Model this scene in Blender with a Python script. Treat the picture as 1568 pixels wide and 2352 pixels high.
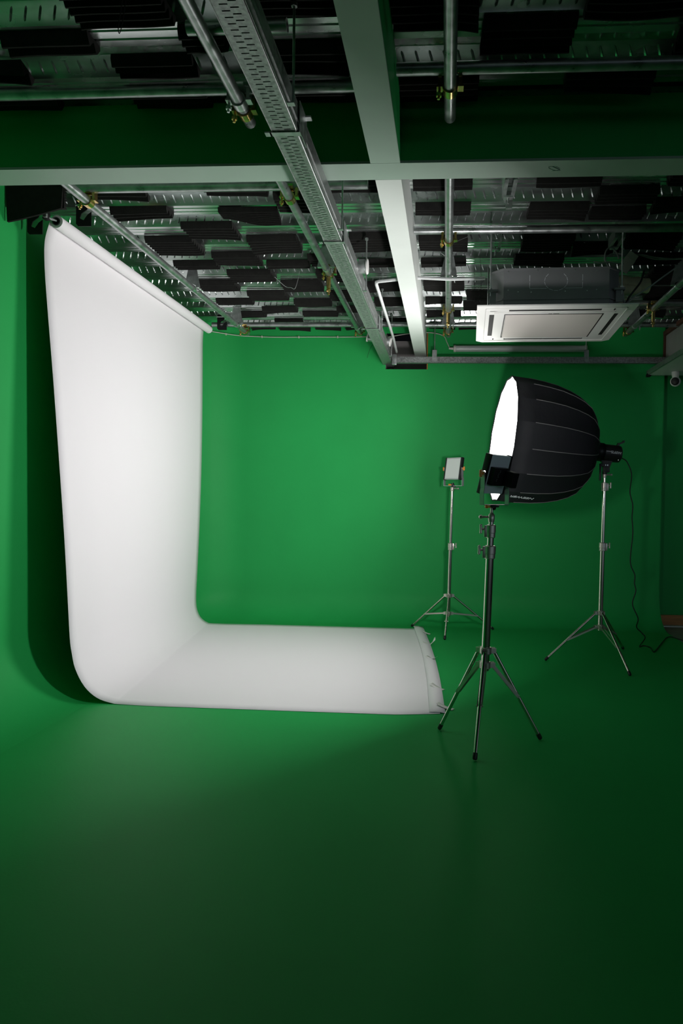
import bpy, bmesh, math, random
from mathutils import Vector, Matrix
PI = math.pi
random.seed(7)
for o in list(bpy.data.objects): bpy.data.objects.remove(o)
SC = bpy.context.scene
COL = SC.collection

# ------------------------------------------------------------------ camera
cam_d = bpy.data.cameras.new('camera'); cam = bpy.data.objects.new('camera', cam_d); COL.objects.link(cam)
cam_d.sensor_fit = 'AUTO'; cam_d.sensor_width = 36.0; cam_d.lens = 24.0
cam_d.shift_x = -140/2352.0; cam_d.shift_y = 0.0; cam_d.clip_start = 0.05; cam_d.clip_end = 100
R = Matrix(((0.997782, -0.016106, 0.064588), (0.064901, 0.019725, -0.997697), (0.014795, 0.999676, 0.020726)))
cam.matrix_world = Matrix.Translation((0, 0, 1.35)) @ R.to_4x4()
SC.camera = cam

# ------------------------------------------------------------------ exposure, world
SC.view_settings.view_transform = 'Standard'
try: SC.view_settings.look = 'None'
except Exception: pass
SC.view_settings.gamma = 1.0; SC.view_settings.exposure = 0.0
SC.view_settings.use_curve_mapping = False
SOFTBOX_GLOW = 5.0        # radiance of the front cloth
SOFTBOX_BEAM = 30.0       # watts of the beam leaving it
PANEL_POWER = 350.0
w = bpy.data.worlds.new('world'); SC.world = w; w.use_nodes = True
# dim cool daylight reaching in from the open side of the studio (right, behind the camera)
_nt = w.node_tree; _bg = _nt.nodes['Background']; _bg.inputs[0].default_value = (0.72, 0.88, 1.0, 1)
_tc = _nt.nodes.new('ShaderNodeTexCoord'); _dp = _nt.nodes.new('ShaderNodeVectorMath'); _dp.operation = 'DOT_PRODUCT'
_dp.inputs[1].default_value = Vector((0.62, -0.78, 0.0)).normalized(); _nt.links.new(_tc.outputs['Generated'], _dp.inputs[0])
def _m(op, a, b=None, c=None):
    q = _nt.nodes.new('ShaderNodeMath'); q.operation = op
    for k, v in enumerate((a, b, c)):
        if v is None: continue
        if isinstance(v, (int, float)): q.inputs[k].default_value = v
        else: _nt.links.new(v, q.inputs[k])
    return q.outputs[0]
_sp = _nt.nodes.new('ShaderNodeSeparateXYZ'); _nt.links.new(_tc.outputs['Generated'], _sp.inputs[0])
_az = _m('POWER', _m('MAXIMUM', _dp.outputs['Value'], 0.0), 5.0)
_dz = _m('DIVIDE', _m('SUBTRACT', _sp.outputs['Z'], 0.06), 0.09)
_el = _m('EXPONENT', _m('MULTIPLY', _m('MULTIPLY', _dz, _dz), -1.0))
_ma = _nt.nodes.new('ShaderNodeMath'); _ma.operation = 'MULTIPLY_ADD'; _ma.inputs[1].default_value = 1.1; _ma.inputs[2].default_value = 0.003; _nt.links.new(_m('MULTIPLY', _az, _el), _ma.inputs[0])
_nt.links.new(_ma.outputs[0], _bg.inputs[1])

# the softbox beam: a round area lamp lying on its front cloth
_M0 = Vector((1.233, 5.90, 1.771)); _R0 = Vector((0.455, 5.800, 1.856)); _n = (_R0-_M0).normalized()
_ld = bpy.data.lights.new('softbox_beam', 'AREA'); _ld.shape = 'DISK'; _ld.size = 1.02; _ld.energy = SOFTBOX_BEAM; _ld.color = (1.0, 0.975, 0.96)
_ld.spread = math.radians(148)
_lo = bpy.data.objects.new('softbox_beam', _ld); COL.objects.link(_lo); _lo.location = _R0 + _n*0.004
_lo.rotation_euler = (-_n).to_track_quat('Z', 'Y').to_euler()

# ------------------------------------------------------------------ materials
def mat(name, col, rough=0.5, metal=0.0, spec=0.5, var=0.0, vscale=8.0, bump=0.0, bscale=60.0, emit=None, estr=0.0, stretch=None, coat=0.0, rvar=0.0):
    m = bpy.data.materials.new(name); m.use_nodes = True
    nt = m.node_tree; b = nt.nodes['Principled BSDF']
    b.inputs['Base Color'].default_value = (*col, 1); b.inputs['Roughness'].default_value = rough
    b.inputs['Metallic'].default_value = metal; b.inputs['Specular IOR Level'].default_value = spec
    b.inputs['Coat Weight'].default_value = coat
    tc = nt.nodes.new('ShaderNodeTexCoord')
    mp = nt.nodes.new('ShaderNodeMapping'); nt.links.new(tc.outputs['Object'], mp.inputs[0])
    if stretch: mp.inputs['Scale'].default_value = stretch
    if var > 0 or rvar > 0:
        n = nt.nodes.new('ShaderNodeTexNoise'); n.inputs['Scale'].default_value = vscale; n.inputs['Detail'].default_value = 5
        nt.links.new(mp.outputs[0], n.inputs[0])
        r = nt.nodes.new('ShaderNodeMapRange'); r.inputs[1].default_value = 0.3; r.inputs[2].default_value = 0.7
        r.inputs[3].default_value = 1 - var; r.inputs[4].default_value = 1 + var
        nt.links.new(n.outputs[0], r.inputs[0])
        mx = nt.nodes.new('ShaderNodeVectorMath'); mx.operation = 'SCALE'; mx.inputs[0].default_value = col
        nt.links.new(r.outputs[0], mx.inputs['Scale']); nt.links.new(mx.outputs[0], b.inputs['Base Color'])
        if rvar > 0:
            r2 = nt.nodes.new('ShaderNodeMapRange'); r2.inputs[1].default_value = 0.3; r2.inputs[2].default_value = 0.7
            r2.inputs[3].default_value = max(0.02, rough - rvar); r2.inputs[4].default_value = rough + rvar
            nt.links.new(n.outputs[0], r2.inputs[0]); nt.links.new(r2.outputs[0], b.inputs['Roughness'])
    if bump > 0:
        n2 = nt.nodes.new('ShaderNodeTexNoise'); n2.inputs['Scale'].default_value = bscale; n2.inputs['Detail'].default_value = 3
        nt.links.new(mp.outputs[0], n2.inputs[0])
        bp = nt.nodes.new('ShaderNodeBump'); bp.inputs['Strength'].default_value = bump; bp.inputs['Distance'].default_value = 0.01
        nt.links.new(n2.outputs[0], bp.inputs['Height']); nt.links.new(bp.outputs[0], b.inputs['Normal'])
    if emit:
        b.inputs['Emission Color'].default_value = (*emit, 1); b.inputs['Emission Strength'].default_value = estr
    return m
GREEN = (0.016, 0.345, 0.078)
M = {}
M['green_wall'] = mat('chroma_green_paint', GREEN, 0.58, spec=0.22, var=0.05, vscale=1.2, bump=0.05, bscale=90)
M['green_floor'] = M['green_wall']
M['pale_green'] = mat('pale_green_grey_paint', (0.31, 0.41, 0.345), 0.5, var=0.06, vscale=3)
M['grey_floor'] = mat('grey_floor', (0.2, 0.2, 0.18), 0.5, var=0.1)
M['wood'] = mat('orange_brown_wood', (0.42, 0.17, 0.03), 0.45, var=0.25, vscale=6, stretch=(1, 1, 12))
M['white_paint'] = mat('white_painted_board', (0.62, 0.66, 0.63), 0.5, var=0.04, vscale=3, bump=0.04, bscale=50)
M['galv'] = mat('galvanised_steel', (0.42, 0.44, 0.44), 0.38, 0.85, var=0.22, vscale=26, rvar=0.1, bump=0.05, bscale=30)
M['deck'] = mat('galvanised_deck_steel', (0.57, 0.61, 0.60), 0.24, 0.94, var=0.14, vscale=14, rvar=0.06, bump=0.02, bscale=10, stretch=(0.4, 1, 1))
M['tray'] = mat('spangled_zinc_steel', (0.30, 0.31, 0.31), 0.38, 0.75, var=0.35, vscale=60, rvar=0.1)
M['pipe'] = mat('galvanised_pipe_steel', (0.36, 0.38, 0.38), 0.34, 0.85, var=0.25, vscale=18, rvar=0.08, stretch=(1, 1, 1))
M['gold'] = mat('yellow_passivated_steel', (0.66, 0.47, 0.17), 0.2, 0.97, var=0.25, vscale=40)
M['silver'] = mat('zinc_plated_bright_steel', (0.6, 0.62, 0.62), 0.3, 0.9, var=0.15, vscale=40)
M['foam'] = mat('black_acoustic_foam', (0.0105, 0.0105, 0.0095), 0.95, spec=0.2, var=0.2, vscale=30, bump=0.25, bscale=220)
M['paper'] = mat('white_seamless_paper', (0.815, 0.79, 0.815), 0.75, spec=0.2)
M['core'] = mat('dark_cardboard_core', (0.03, 0.045, 0.04), 0.6)
M['tape'] = mat('white_tape', (0.72, 0.72, 0.68), 0.5)
M['black'] = mat('black_plastic', (0.012, 0.012, 0.013), 0.4, spec=0.4)
M['blackmat'] = mat('black_painted_steel', (0.006, 0.006, 0.007), 0.6, spec=0.25)
M['fabric'] = mat('black_softbox_fabric', (0.009, 0.010, 0.0125), 0.7, spec=0.25, bump=0.35, bscale=16, stretch=(1, 1, 0.5))
M['seam'] = mat('grey_softbox_piping', (0.13, 0.13, 0.13), 0.6)
M['diffuser'] = mat('glowing_white_diffuser', (0.9, 0.9, 0.9), 0.6, emit=(1.0, 0.975, 0.955), estr=SOFTBOX_GLOW)
M['panel_on'] = mat('lit_panel_diffuser', (0.9, 0.9, 0.9), 0.5, emit=(1.0, 0.96, 0.97), estr=PANEL_POWER)
M['panel_off'] = mat('white_acrylic_diffuser', (0.66, 0.70, 0.68), 0.35)
M['chrome'] = mat('polished_stainless_steel', (0.62, 0.58, 0.52), 0.16, 1.0, var=0.05, vscale=3)
M['castmetal'] = mat('satin_cast_alloy', (0.55, 0.52, 0.47), 0.35, 0.8)
M['alu'] = mat('grey_aluminium', (0.80, 0.88, 0.94), 0.5, 0.1, var=0.05, vscale=4)
M['aluL'] = mat('light_aluminium', (0.50, 0.54, 0.54), 0.35, 0.7)
M['amber'] = mat('amber_plastic', (0.75, 0.26, 0.03), 0.3, spec=0.6)
M['acwhite'] = mat('white_plastic', (0.66, 0.66, 0.64), 0.6, spec=0.2)
M['acgrille'] = mat('warm_white_grille_plastic', (0.56, 0.52, 0.49), 0.7, spec=0.15)
M['acbody'] = mat('dark_grey_sheet_metal', (0.17, 0.175, 0.18), 0.5, 0.2, var=0.1, vscale=4)
M['slot'] = mat('dark_gap', (0.01, 0.01, 0.01), 0.8)  # black for seams, badge print and the painted-in slot depth
M['pvc'] = mat('white_pvc', (0.62, 0.64, 0.64), 0.4)
M['cable'] = mat('black_rubber_cable', (0.008, 0.008, 0.008), 0.5)
M['greycable'] = mat('grey_cable_sheath', (0.3, 0.32, 0.32), 0.5)
M['ltcable'] = mat('light_cable_sheath', (0.5, 0.5, 0.44), 0.5)
M['beige'] = mat('beige_insulation_wrap', (0.62, 0.56, 0.38), 0.7, var=0.2, vscale=14, bump=0.3, bscale=20)
M['boxgrey'] = mat('grey_white_plastic', (0.58, 0.55, 0.52), 0.5)
M['plaster'] = mat('grey_plaster', (0.30, 0.29, 0.28), 0.7, var=0.1, vscale=3)
M['rust'] = mat('red_brown_primer', (0.10, 0.035, 0.022), 0.7, var=0.3, vscale=10)
M['tube'] = mat('milky_lamp_cover', (0.42, 0.45, 0.44), 0.28, spec=0.5)
M['letters'] = mat('pale_grey_print', (0.55, 0.57, 0.6), 0.5)
M['led'] = mat('indicator_light', (0.9, 0.9, 0.9), 0.4, emit=(1, 0.92, 0.9), estr=4.0)  # glow given to a dot where the panel's light spills out

# ------------------------------------------------------------------ mesh helpers
def frame(a, b):
    z = (Vector(b) - Vector(a)); L = z.length; z = z/L if L > 1e-9 else Vector((0, 0, 1))
    up = Vector((0, 0, 1)) if abs(z.z) < 0.95 else Vector((1, 0, 0))
    x = up.cross(z).normalized(); y = z.cross(x)
    return x, y, z, L
class MB:
    def __init__(s): s.v = []; s.f = []; s.T = None
    def add(s, vs, fs):
        n = len(s.v)
        if s.T is not None: vs = [s.T @ Vector(v) for v in vs]
        s.v += [tuple(v) for v in vs]; s.f += [tuple(i+n for i in f) for f in fs]; return s
    def box(s, x0, x1, y0, y1, z0, z1):
        return s.add([(x0,y0,z0),(x1,y0,z0),(x1,y1,z0),(x0,y1,z0),(x0,y0,z1),(x1,y0,z1),(x1,y1,z1),(x0,y1,z1)],
                     [(0,3,2,1),(4,5,6,7),(0,1,5,4),(1,2,6,5),(2,3,7,6),(3,0,4,7)])
    def cbox(s, x0, x1, y0, y1, z0, z1, c=0.004):
        """box with chamfered edges"""
        bm = bmesh.new(); bmesh.ops.create_cube(bm, size=1)
        for v in bm.verts: v.co = Vector((x0+(v.co.x+.5)*(x1-x0), y0+(v.co.y+.5)*(y1-y0), z0+(v.co.z+.5)*(z1-z0)))
        bmesh.ops.bevel(bm, geom=list(bm.edges), offset=c, segments=2, affect='EDGES', profile=0.6)
        bm.verts.index_update(); vs = [tuple(v.co) for v in bm.verts]; fs = [tuple(v.index for v in f.verts) for f in bm.faces]; bm.free()
        return s.add(vs, fs)
    def bar(s, a, b, w, h):
        x, y, z, L = frame(a, b); a = Vector(a); b = Vector(b)
        vs = [p + x*(sx*w/2) + y*(sy*h/2) for p in (a, b) for sx, sy in ((-1,-1),(1,-1),(1,1),(-1,1))]
        return s.add(vs, [(3,2,1,0),(4,5,6,7),(0,1,5,4),(1,2,6,5),(2,3,7,6),(3,0,4,7)])
    def tube(s, a, b, r, r2=None, n=20, caps=True):
        r2 = r if r2 is None else r2
        x, y, z, L = frame(a, b); a = Vector(a); b = Vector(b); vs = []
        for p, q in ((a, r), (b, r2)):
            vs += [p + x*(q*math.cos(2*PI*i/n)) + y*(q*math.sin(2*PI*i/n)) for i in range(n)]
        fs = [(i, (i+1) % n, n+(i+1) % n, n+i) for i in range(n)]
        if caps: fs += [tuple(range(n-1, -1, -1)), tuple(range(n, 2*n))]
        return s.add(vs, fs)
    def pipe(s, a, b, r, ri, n=24):
        """hollow tube"""
        x, y, z, L = frame(a, b); a = Vector(a); b = Vector(b); vs = []
        for p, q in ((a, r), (b, r), (b, ri), (a, ri)):
            vs += [p + x*(q*math.cos(2*PI*i/n)) + y*(q*math.sin(2*PI*i/n)) for i in range(n)]
        fs = []
        for k in range(4):
            k2 = (k+1) % 4
            fs += [(k*n+i, k*n+(i+1) % n, k2*n+(i+1) % n, k2*n+i) for i in range(n)]
        return s.add(vs, fs)
    def lathe(s, a, b, prof, n=24):
        """prof: list of (t along a->b in metres, radius)"""
        x, y, z, L = frame(a, b); a = Vector(a); vs = []
        for t, r in prof:
            vs += [a + z*t + x*(r*math.cos(2*PI*i/n)) + y*(r*math.sin(2*PI*i/n)) for i in range(n)]
        fs = []
        for k in range(len(prof)-1):
            fs += [(k*n+i, k*n+(i+1) % n, (k+1)*n+(i+1) % n, (k+1)*n+i) for i in range(n)]
        fs += [tuple(range(n-1, -1, -1)), tuple(range((len(prof)-1)*n, len(prof)*n))]
        return s.add(vs, fs)
    def path(s, pts, r, n=8, smooth=0):
        pts = [Vector(p) for p in pts]
        if smooth:
            out = []
            P = [pts[0]] + pts + [pts[-1]]
            for i in range(1, len(P)-2):
                for k in range(smooth):
                    t = k/smooth; p0, p1, p2, p3 = P[i-1], P[i], P[i+1], P[i+2]
                    out.append(0.5*((2*p1)+(p2-p0)*t+(2*p0-5*p1+4*p2-p3)*t*t+(3*p1-p0-3*p2+p3)*t**3))
            out.append(pts[-1]); pts = out
        vs = []; prev = None
        for i, p in enumerate(pts):
            d = (pts[min(i+1, len(pts)-1)] - pts[max(i-1, 0)]).normalized()
            if prev is None:
                up = Vector((0, 0, 1)) if abs(d.z) < 0.9 else Vector((1, 0, 0)); x = up.cross(d).normalized()
            else:
                x = (prev - d*prev.dot(d)).normalized()
            y = d.cross(x); prev = x
            vs += [p + x*(r*math.cos(2*PI*k/n)) + y*(r*math.sin(2*PI*k/n)) for k in range(n)]
        fs = []
        for i in range(len(pts)-1):
            fs += [(i*n+k, i*n+(k+1) % n, (i+1)*n+(k+1) % n, (i+1)*n+k) for k in range(n)]
        fs += [tuple(range(n-1, -1, -1)), tuple(range((len(pts)-1)*n, len(pts)*n))]
        return s.add(vs, fs)
    def prism(s, poly, axis, a0, a1):
        """poly 2D list extruded along axis (0:x 1:y 2:z); poly coords are the two others in order"""
        def mk(p, a):
            q = list(p); q.insert(axis, a); return tuple(q)
        n = len(poly); vs = [mk(p, a0) for p in poly] + [mk(p, a1) for p in poly]
        fs = [tuple(range(n-1, -1, -1)), tuple(range(n, 2*n))] + [(i, (i+1) % n, n+(i+1) % n, n+i) for i in range(n)]
        return s.add(vs, fs)
    def arc_strap(s, c, axis, r0, r1, a0, a1, w, n=16):
        """part ring around axis ('x' or 'y') centred c, width w"""
        vs = []; 
        for i in range(n+1):
            t = a0 + (a1-a0)*i/n
            for r in (r0, r1):
                for o in (-w/2, w/2):
                    if axis == 'y': vs.append((c[0]+r*math.cos(t), c[1]+o, c[2]+r*math.sin(t)))
                    else: vs.append((c[0]+o, c[1]+r*math.cos(t), c[2]+r*math.sin(t)))
        fs = []
        for i in range(n):
            a = i*4; b = a+4
            fs += [(a,a+1,b+1,b),(a+2,b+2,b+3,a+3),(a,b,b+2,a+2),(a+1,a+3,b+3,b+1)]
        fs += [(0,2,3,1),(n*4,n*4+1,n*4+3,n*4+2)]
        return s.add(vs, fs)
    def mesh(s, name, m, origin=(0,0,0), smooth=True):
        o = Vector(origin)
        me = bpy.data.meshes.new(name); me.from_pydata([tuple(Vector(v)-o) for v in s.v], [], s.f); me.update()
        bm = bmesh.new(); bm.from_mesh(me); bmesh.ops.recalc_face_normals(bm, faces=bm.faces); bm.to_mesh(me); bm.free()
        me.materials.append(m)
        if smooth:
            me.polygons.foreach_set('use_smooth', [True]*len(me.polygons)); me.set_sharp_from_angle(angle=math.radians(32))
        return me
def thing(name, label, cat, loc=(0,0,0), group=None):
    o = bpy.data.objects.new(name, None); COL.objects.link(o); o.location = loc; o.empty_display_size = 0.1
    o['label'] = label; o['category'] = cat
    if group: o['group'] = group
    return o
def worigin(o):
    v = Vector((0,0,0))
    while o is not None: v += Vector(o.location); o = o.parent
    return v
def part(name, mb, m, parent, label=None, smooth=True):
    me = mb.mesh(name, m, worigin(parent), smooth)
    o = bpy.data.objects.new(name, me); COL.objects.link(o); o.parent = parent
    if label: o['label'] = label
    return o
def solo(name, mb, m, label, cat, group=None, origin=None, smooth=True):
    if origin is None:
        xs = [v[0] for v in mb.v]; ys = [v[1] for v in mb.v]; zs = [v[2] for v in mb.v]
        origin = ((min(xs)+max(xs))/2, (min(ys)+max(ys))/2, min(zs))
    me = mb.mesh(name, m, origin, smooth)
    o = bpy.data.objects.new(name, me); COL.objects.link(o); o.location = origin
    o['label'] = label; o['category'] = cat
    if group: o['group'] = group
    return o
def struct(name, mb, m, smooth=True):
    me = mb.mesh(name, m, (0,0,0), smooth); o = bpy.data.objects.new(name, me); COL.objects.link(o); o['kind'] = 'structure'; return o
def text_part(name, body, size, mtx, m, parent, italic=0.0, extrude=0.0004):
    cu = bpy.data.curves.new(name, 'FONT'); cu.body = body; cu.size = size; cu.align_x = 'LEFT'; cu.align_y = 'CENTER'
    cu.extrude = extrude; cu.shear = italic; cu.offset = size*0.012
    t = bpy.data.objects.new(name+'_tmp', cu); COL.objects.link(t)
    dg = bpy.context.evaluated_depsgraph_get(); me = bpy.data.meshes.new_from_object(t.evaluated_get(dg))
    bpy.data.objects.remove(t); bpy.data.curves.remove(cu)
    me.transform(Matrix.Translation(-worigin(parent)) @ mtx); me.materials.clear(); me.materials.append(m)
    o = bpy.data.objects.new(name, me); COL.objects.link(o); o.parent = parent; return o
def dup(root, loc, label):
    r = root.copy(); COL.objects.link(r); r.location = loc; r['label'] = label
    for ch in list(root.children):
        c = ch.copy(); COL.objects.link(c); c.parent = r
        for g in list(ch.children):
            d = g.copy(); COL.objects.link(d); d.parent = c
    return r

# ================================================================== SETTING
XW, YW, ZT = -2.725, 7.46, 3.30          # left wall plane, back wall plane, wall height
XE = 2.285                              # right end of the green cove
RP = 0.50                               # plan radius of the corner
def cove_profile(rad):
    """(distance from wall, height) going from floor tangent up to the top"""
    p = [(rad - rad*math.sin(a), rad - rad*math.cos(a)) for a in [i*PI/2/14 for i in range(15)]]
    return p
HX0, HX1, HZ0, HZ1 = -0.691, -0.232, 2.752, 3.14     # opening in the top of the back wall
def sweep(pts, zlist, hole=False):
    """pts: (x, y, nx, ny, rad) wall line points with inward normals"""
    mb = MB(); cols = []
    for (x, y, nx, ny, rad) in pts:
        c = [(x+nx*d, y+ny*d, z) for d, z in cove_profile(rad)] + [(x, y, z) for z in zlist]
        cols.append(c)
    n = len(cols[0]); vs = [v for c in cols for v in c]; fs = []
    for i in range(len(cols)-1):
        for k in range(n-1):
            if hole:
                xm = (cols[i][k][0]+cols[i+1][k][0])/2; zm = (cols[i][k][2]+cols[i][k+1][2])/2
                if HX0 < xm < HX1 and HZ0 < zm < HZ1: continue
            fs.append((i*n+k, (i+1)*n+k, (i+1)*n+k+1, i*n+k+1))
    return mb.add(vs, fs)
RL, RB = 0.45, 0.32
RL2 = 0.29
left = [(XW, y, 1, 0, r) for y, r in ((-5.0, RL), (-2.0, RL), (0.0, RL), (2.0, RL), (4.0, RL), (4.7, RL), (5.2, 0.41), (5.7, 0.35), (6.2, 0.31), (6.5, RL2))] + [(XW, YW-RP, 1, 0, RL2)]
corner = []
for i in range(1, 17):
    a = PI - i*(PI/2)/16
    cx, cy = XW+RP, YW-RP
    corner.append((cx+RP*math.cos(a), cy+RP*math.sin(a), -math.cos(a), -math.sin(a), RL2+(RB-RL2)*i/16))
back = [(x, YW, 0, -1, RB) for x in (-2.0, -1.5, -1.0, HX0, HX1, 0.5, 1.2, 1.8, XE)]
zl = [0.6, 1.0, 1.5, 2.0, 2.5, HZ0, HZ1, ZT]
struct('wall_left', sweep(left+corner[:8], zl), M['green_wall'])
wb = struct('wall_back', sweep(corner[7:]+back, zl, True), M['green_wall'])
# floor: green inside the cove line
fl = [(XE, -5.0), (XE, YW-RB)]
fl += [(x+nx*rad, y+ny*rad) for (x, y, nx, ny, rad) in reversed(left+corner+back[:-1])]
mb = MB(); mb.add([(x, y, 0) for x, y in fl], [tuple(range(len(fl)))])
struct('floor', mb, M['green_floor'], False)
mb = MB(); mb.box(XE, 4.2, -5.0, 7.62, -0.05, -0.002); struct('floor_right', mb, M['grey_floor'], False)
# cut edge of the cove at its right end
mb = MB(); pr = cove_profile(RB)
poly = [(YW-d, z) for d, z in pr] + [(YW, ZT), (YW+0.10, ZT), (YW+0.10, -0.002), (YW-RB, -0.002)]
mb.prism(poly, 0, XE-0.002, XE+0.004)
struct('trim_1', mb, M['green_wall'], False)
mb = MB(); mb.box(XE+0.004, 4.2, 7.60, 7.70, 0.0, 3.3); struct('wall_right', mb, M['green_wall'], False)
mb = MB(); mb.box(XE+0.006, 4.2, 7.575, 7.60, 0.0, 0.118); struct('baseboard_right', mb, M['wood'], False)
mb = MB(); mb.box(XE+0.006, 4.2, 7.50, 7.575, 0.0, 0.012); struct('trim_2', mb, M['white_paint'], False)
# alcove behind the opening (beams and tray run into it)
mb = MB(); e = 0.02
mb.box(HX0-e, HX1+e, YW+0.45, YW+0.47, HZ0-e, HZ1+e)
mb.box(HX0-e, HX0, YW+0.001, YW+0.47, HZ0-e, HZ1+e); mb.box(HX1, HX1+e, YW+0.001, YW+0.47, HZ0-e, HZ1+e)
mb.box(HX0, HX1, YW+0.001, YW+0.47, HZ0-e, HZ0)
struct('trim_3', mb, M['plaster'], False)
mb = MB(); mb.box(HX1-0.010, HX1, YW-0.006, YW+0.02, HZ0, HZ1); struct('trim_4', mb, M['wood'], False)

# ceiling: trapezoidal steel deck with embossed webs
PITCH, Y0 = 0.337, 4.35
ZL, ZU = 3.222, 3.303
prof = [(-5.0, ZU)]
n0, n1 = -8, 9
webs = []
for n in range(n0, n1+1):
    y = Y0 + PITCH*n
    webs.append((n, y))
    prof += [(y-0.016, ZU), (y+0.014, ZL), (y+0.046, ZL), (y+0.050, ZL+0.006), (y+0.056, ZL+0.006), (y+0.060, ZL), (y+0.098, ZL), (y+0.102, ZL+0.006), (y+0.108, ZL+0.006), (y+0.112, ZL),
             (y+0.150, ZL), (y+0.180, ZU), (y+0.235, ZU), (y+0.243, ZU-0.008), (y+0.251, ZU)]
prof += [(7.62, ZU)]
mb = MB(); DX0, DX1 = -2.9, 3.4
vs = [(x, y, z) for x in (DX0, DX1) for y, z in prof]; n = len(prof)
mb.add(vs, [(i, i+1, n+i+1, n+i) for i in range(n-1)])
struct('ceiling', mb, M['deck'], False)
mb = MB()
wd = Vector((0, 0.030, -0.081)).normalized(); wn = Vector((0, -0.081, -0.030)).normalized()
for n_, y in webs:
    if y < 1.9: continue
    c0 = Vector((0, y-0.001, (ZU+ZL)/2))
    s = 0.62 if n_ % 2 == 0 else -0.62
    dx = Vector((1, 0, 0)); d = (wd + dx*s*0.55).normalized(); t = wn.cross(d).normalized()
    x = DX0 + 0.2 + (0.02 if n_ % 2 else 0.0)
    while x < 3.0:
        c = c0 + dx*x; L = 0.029
        ring = [c + d*(-L) , c + d*(-L*0.75) + t*0.0055, c + d*(L*0.75) + t*0.0055, c + d*L, c + d*(L*0.75) - t*0.0055, c + d*(-L*0.75) - t*0.0055]
        top = [c + d*(-L*0.7) + wn*0.007, c + d*(L*0.7) + wn*0.007]
        mb.add(ring+top, [(0,1,6),(1,2,7,6),(2,3,7),(3,4,7),(4,5,6,7),(5,0,6)])
        x += 0.0605
o = struct('ceiling_embossing', mb, M['deck']); o.name = 'trim_5'

# ================================================================== BEAMS
BZ = 2.92
t = thing('ceiling_beam', 'deep dark green cross beam with a pale underside spanning the whole room', 'beam', (0, 3.31, BZ))
mb = MB(); mb.box(-2.715, 3.3, 3.232, 3.388, BZ+0.012, ZL-0.001); part('beam_body', mb, M['green_wall'], t, smooth=False)
mb = MB(); mb.box(-2.715, 3.3, 3.228, 3.392, BZ, BZ+0.012); part('underside', mb, M['pale_green'], t, 'pale painted underside', False)
M['pen'] = mat('teal_pen', (0.14, 0.29, 0.27), 0.6)
mb = MB()
mb.path([(0.475+0.034*math.sin(i*0.55)*(1-i/60)+0.0008*i, 3.305+0.022*math.cos(i*0.48), BZ-0.0006) for i in range(26)], 0.0007, 5)
part('pen_scribble', mb, M['pen'], t, 'faint teal pen scribble')
t = thing('ceiling_beam', 'boxed beam running from overhead into the cross beam, pale below, green side', 'beam', (-0.305, 2.0, BZ))
mb = MB(); mb.box(-0.384, -0.244, 0.6, 3.226, BZ+0.012, ZL-0.001); part('beam_body', mb, M['green_wall'], t, smooth=False)
mb = MB(); mb.box(-0.384, -0.244, 0.6, 3.226, BZ, BZ+0.012); part('underside', mb, M['pale_green'], t, 'pale painted underside', False)
mb = MB(); mb.box(-0.379, -0.250, 3.394, 7.60, BZ, ZL-0.001)
solo('ceiling_beam', mb, M['white_paint'], 'white boxed beam running from the cross beam to the opening in the back wall', 'beam', smooth=False)

# ================================================================== PIPES
PR = 0.0255
def long_pipe(x, y0, y1, label, g='long galvanised ceiling pipes'):
    mb = MB(); mb.pipe((x, y0, 3.05), (x, y1, 3.05), PR, PR-0.004, 28)
    return solo('ceiling_pipe', mb, M['pipe'], label, 'pipe', g)
def cross_pipe(x0, x1, y, label, z=3.118):
    mb = MB(); mb.pipe((x0, y, z), (x1, y, z), PR, PR-0.004, 28)
    return solo('ceiling_pipe', mb, M['pipe'], label, 'pipe', 'crosswise galvanised ceiling pipes')
XA, XB, XC, XD = -2.115, -0.922, -0.014, 1.79
long_pipe(XA, 3.42, 7.08, 'galvanised lengthwise pipe beside the white paper roll, running to the back wall')
long_pipe(XB, 1.2, 3.10, 'galvanised lengthwise pipe ending open in front of the cross beam, left of the cable tray')
long_pipe(XB, 3.44, 7.10, 'galvanised lengthwise pipe behind the cross beam just left of the cable tray')
long_pipe(XC, 1.2, 3.09, 'galvanised lengthwise pipe ending open in front of the cross beam, right of the boxed beam')
long_pipe(XC, 3.44, 7.16, 'galvanised lengthwise pipe behind the cross beam, right of the white boxed beam')
long_pipe(XD, 3.44, 7.12, 'galvanised lengthwise pipe running behind the right corner of the air conditioner')
cross_pipe(-1.0, -0.62, 2.54, 'short crosswise pipe at the top edge between the lengthwise pipe and cable tray', 3.10)
cross_pipe(-2.5, -0.392, 2.952, 'crosswise pipe nearest in front of the cross beam, left of the boxed beam')
cross_pipe(-0.236, 2.6, 2.848, 'crosswise pipe in front of the cross beam, right of the boxed beam')
cross_pipe(-2.2, -0.474, 3.875, 'crosswise pipe tucked right behind the cross beam on the left half')
cross_pipe(-0.246, 2.9, 4.545, 'crosswise pipe above the front of the air conditioner')
cross_pipe(-2.46, -0.382, 6.985, 'crosswise pipe along the back wall, left of the white boxed beam')
cross_pipe(-0.246, 2.7, 7.01, 'crosswise pipe along the back wall, right of the white boxed beam')
cross_pipe(1.55, 2.9, 6.25, 'short crosswise pipe in the dark corner right of the air conditioner')

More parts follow.
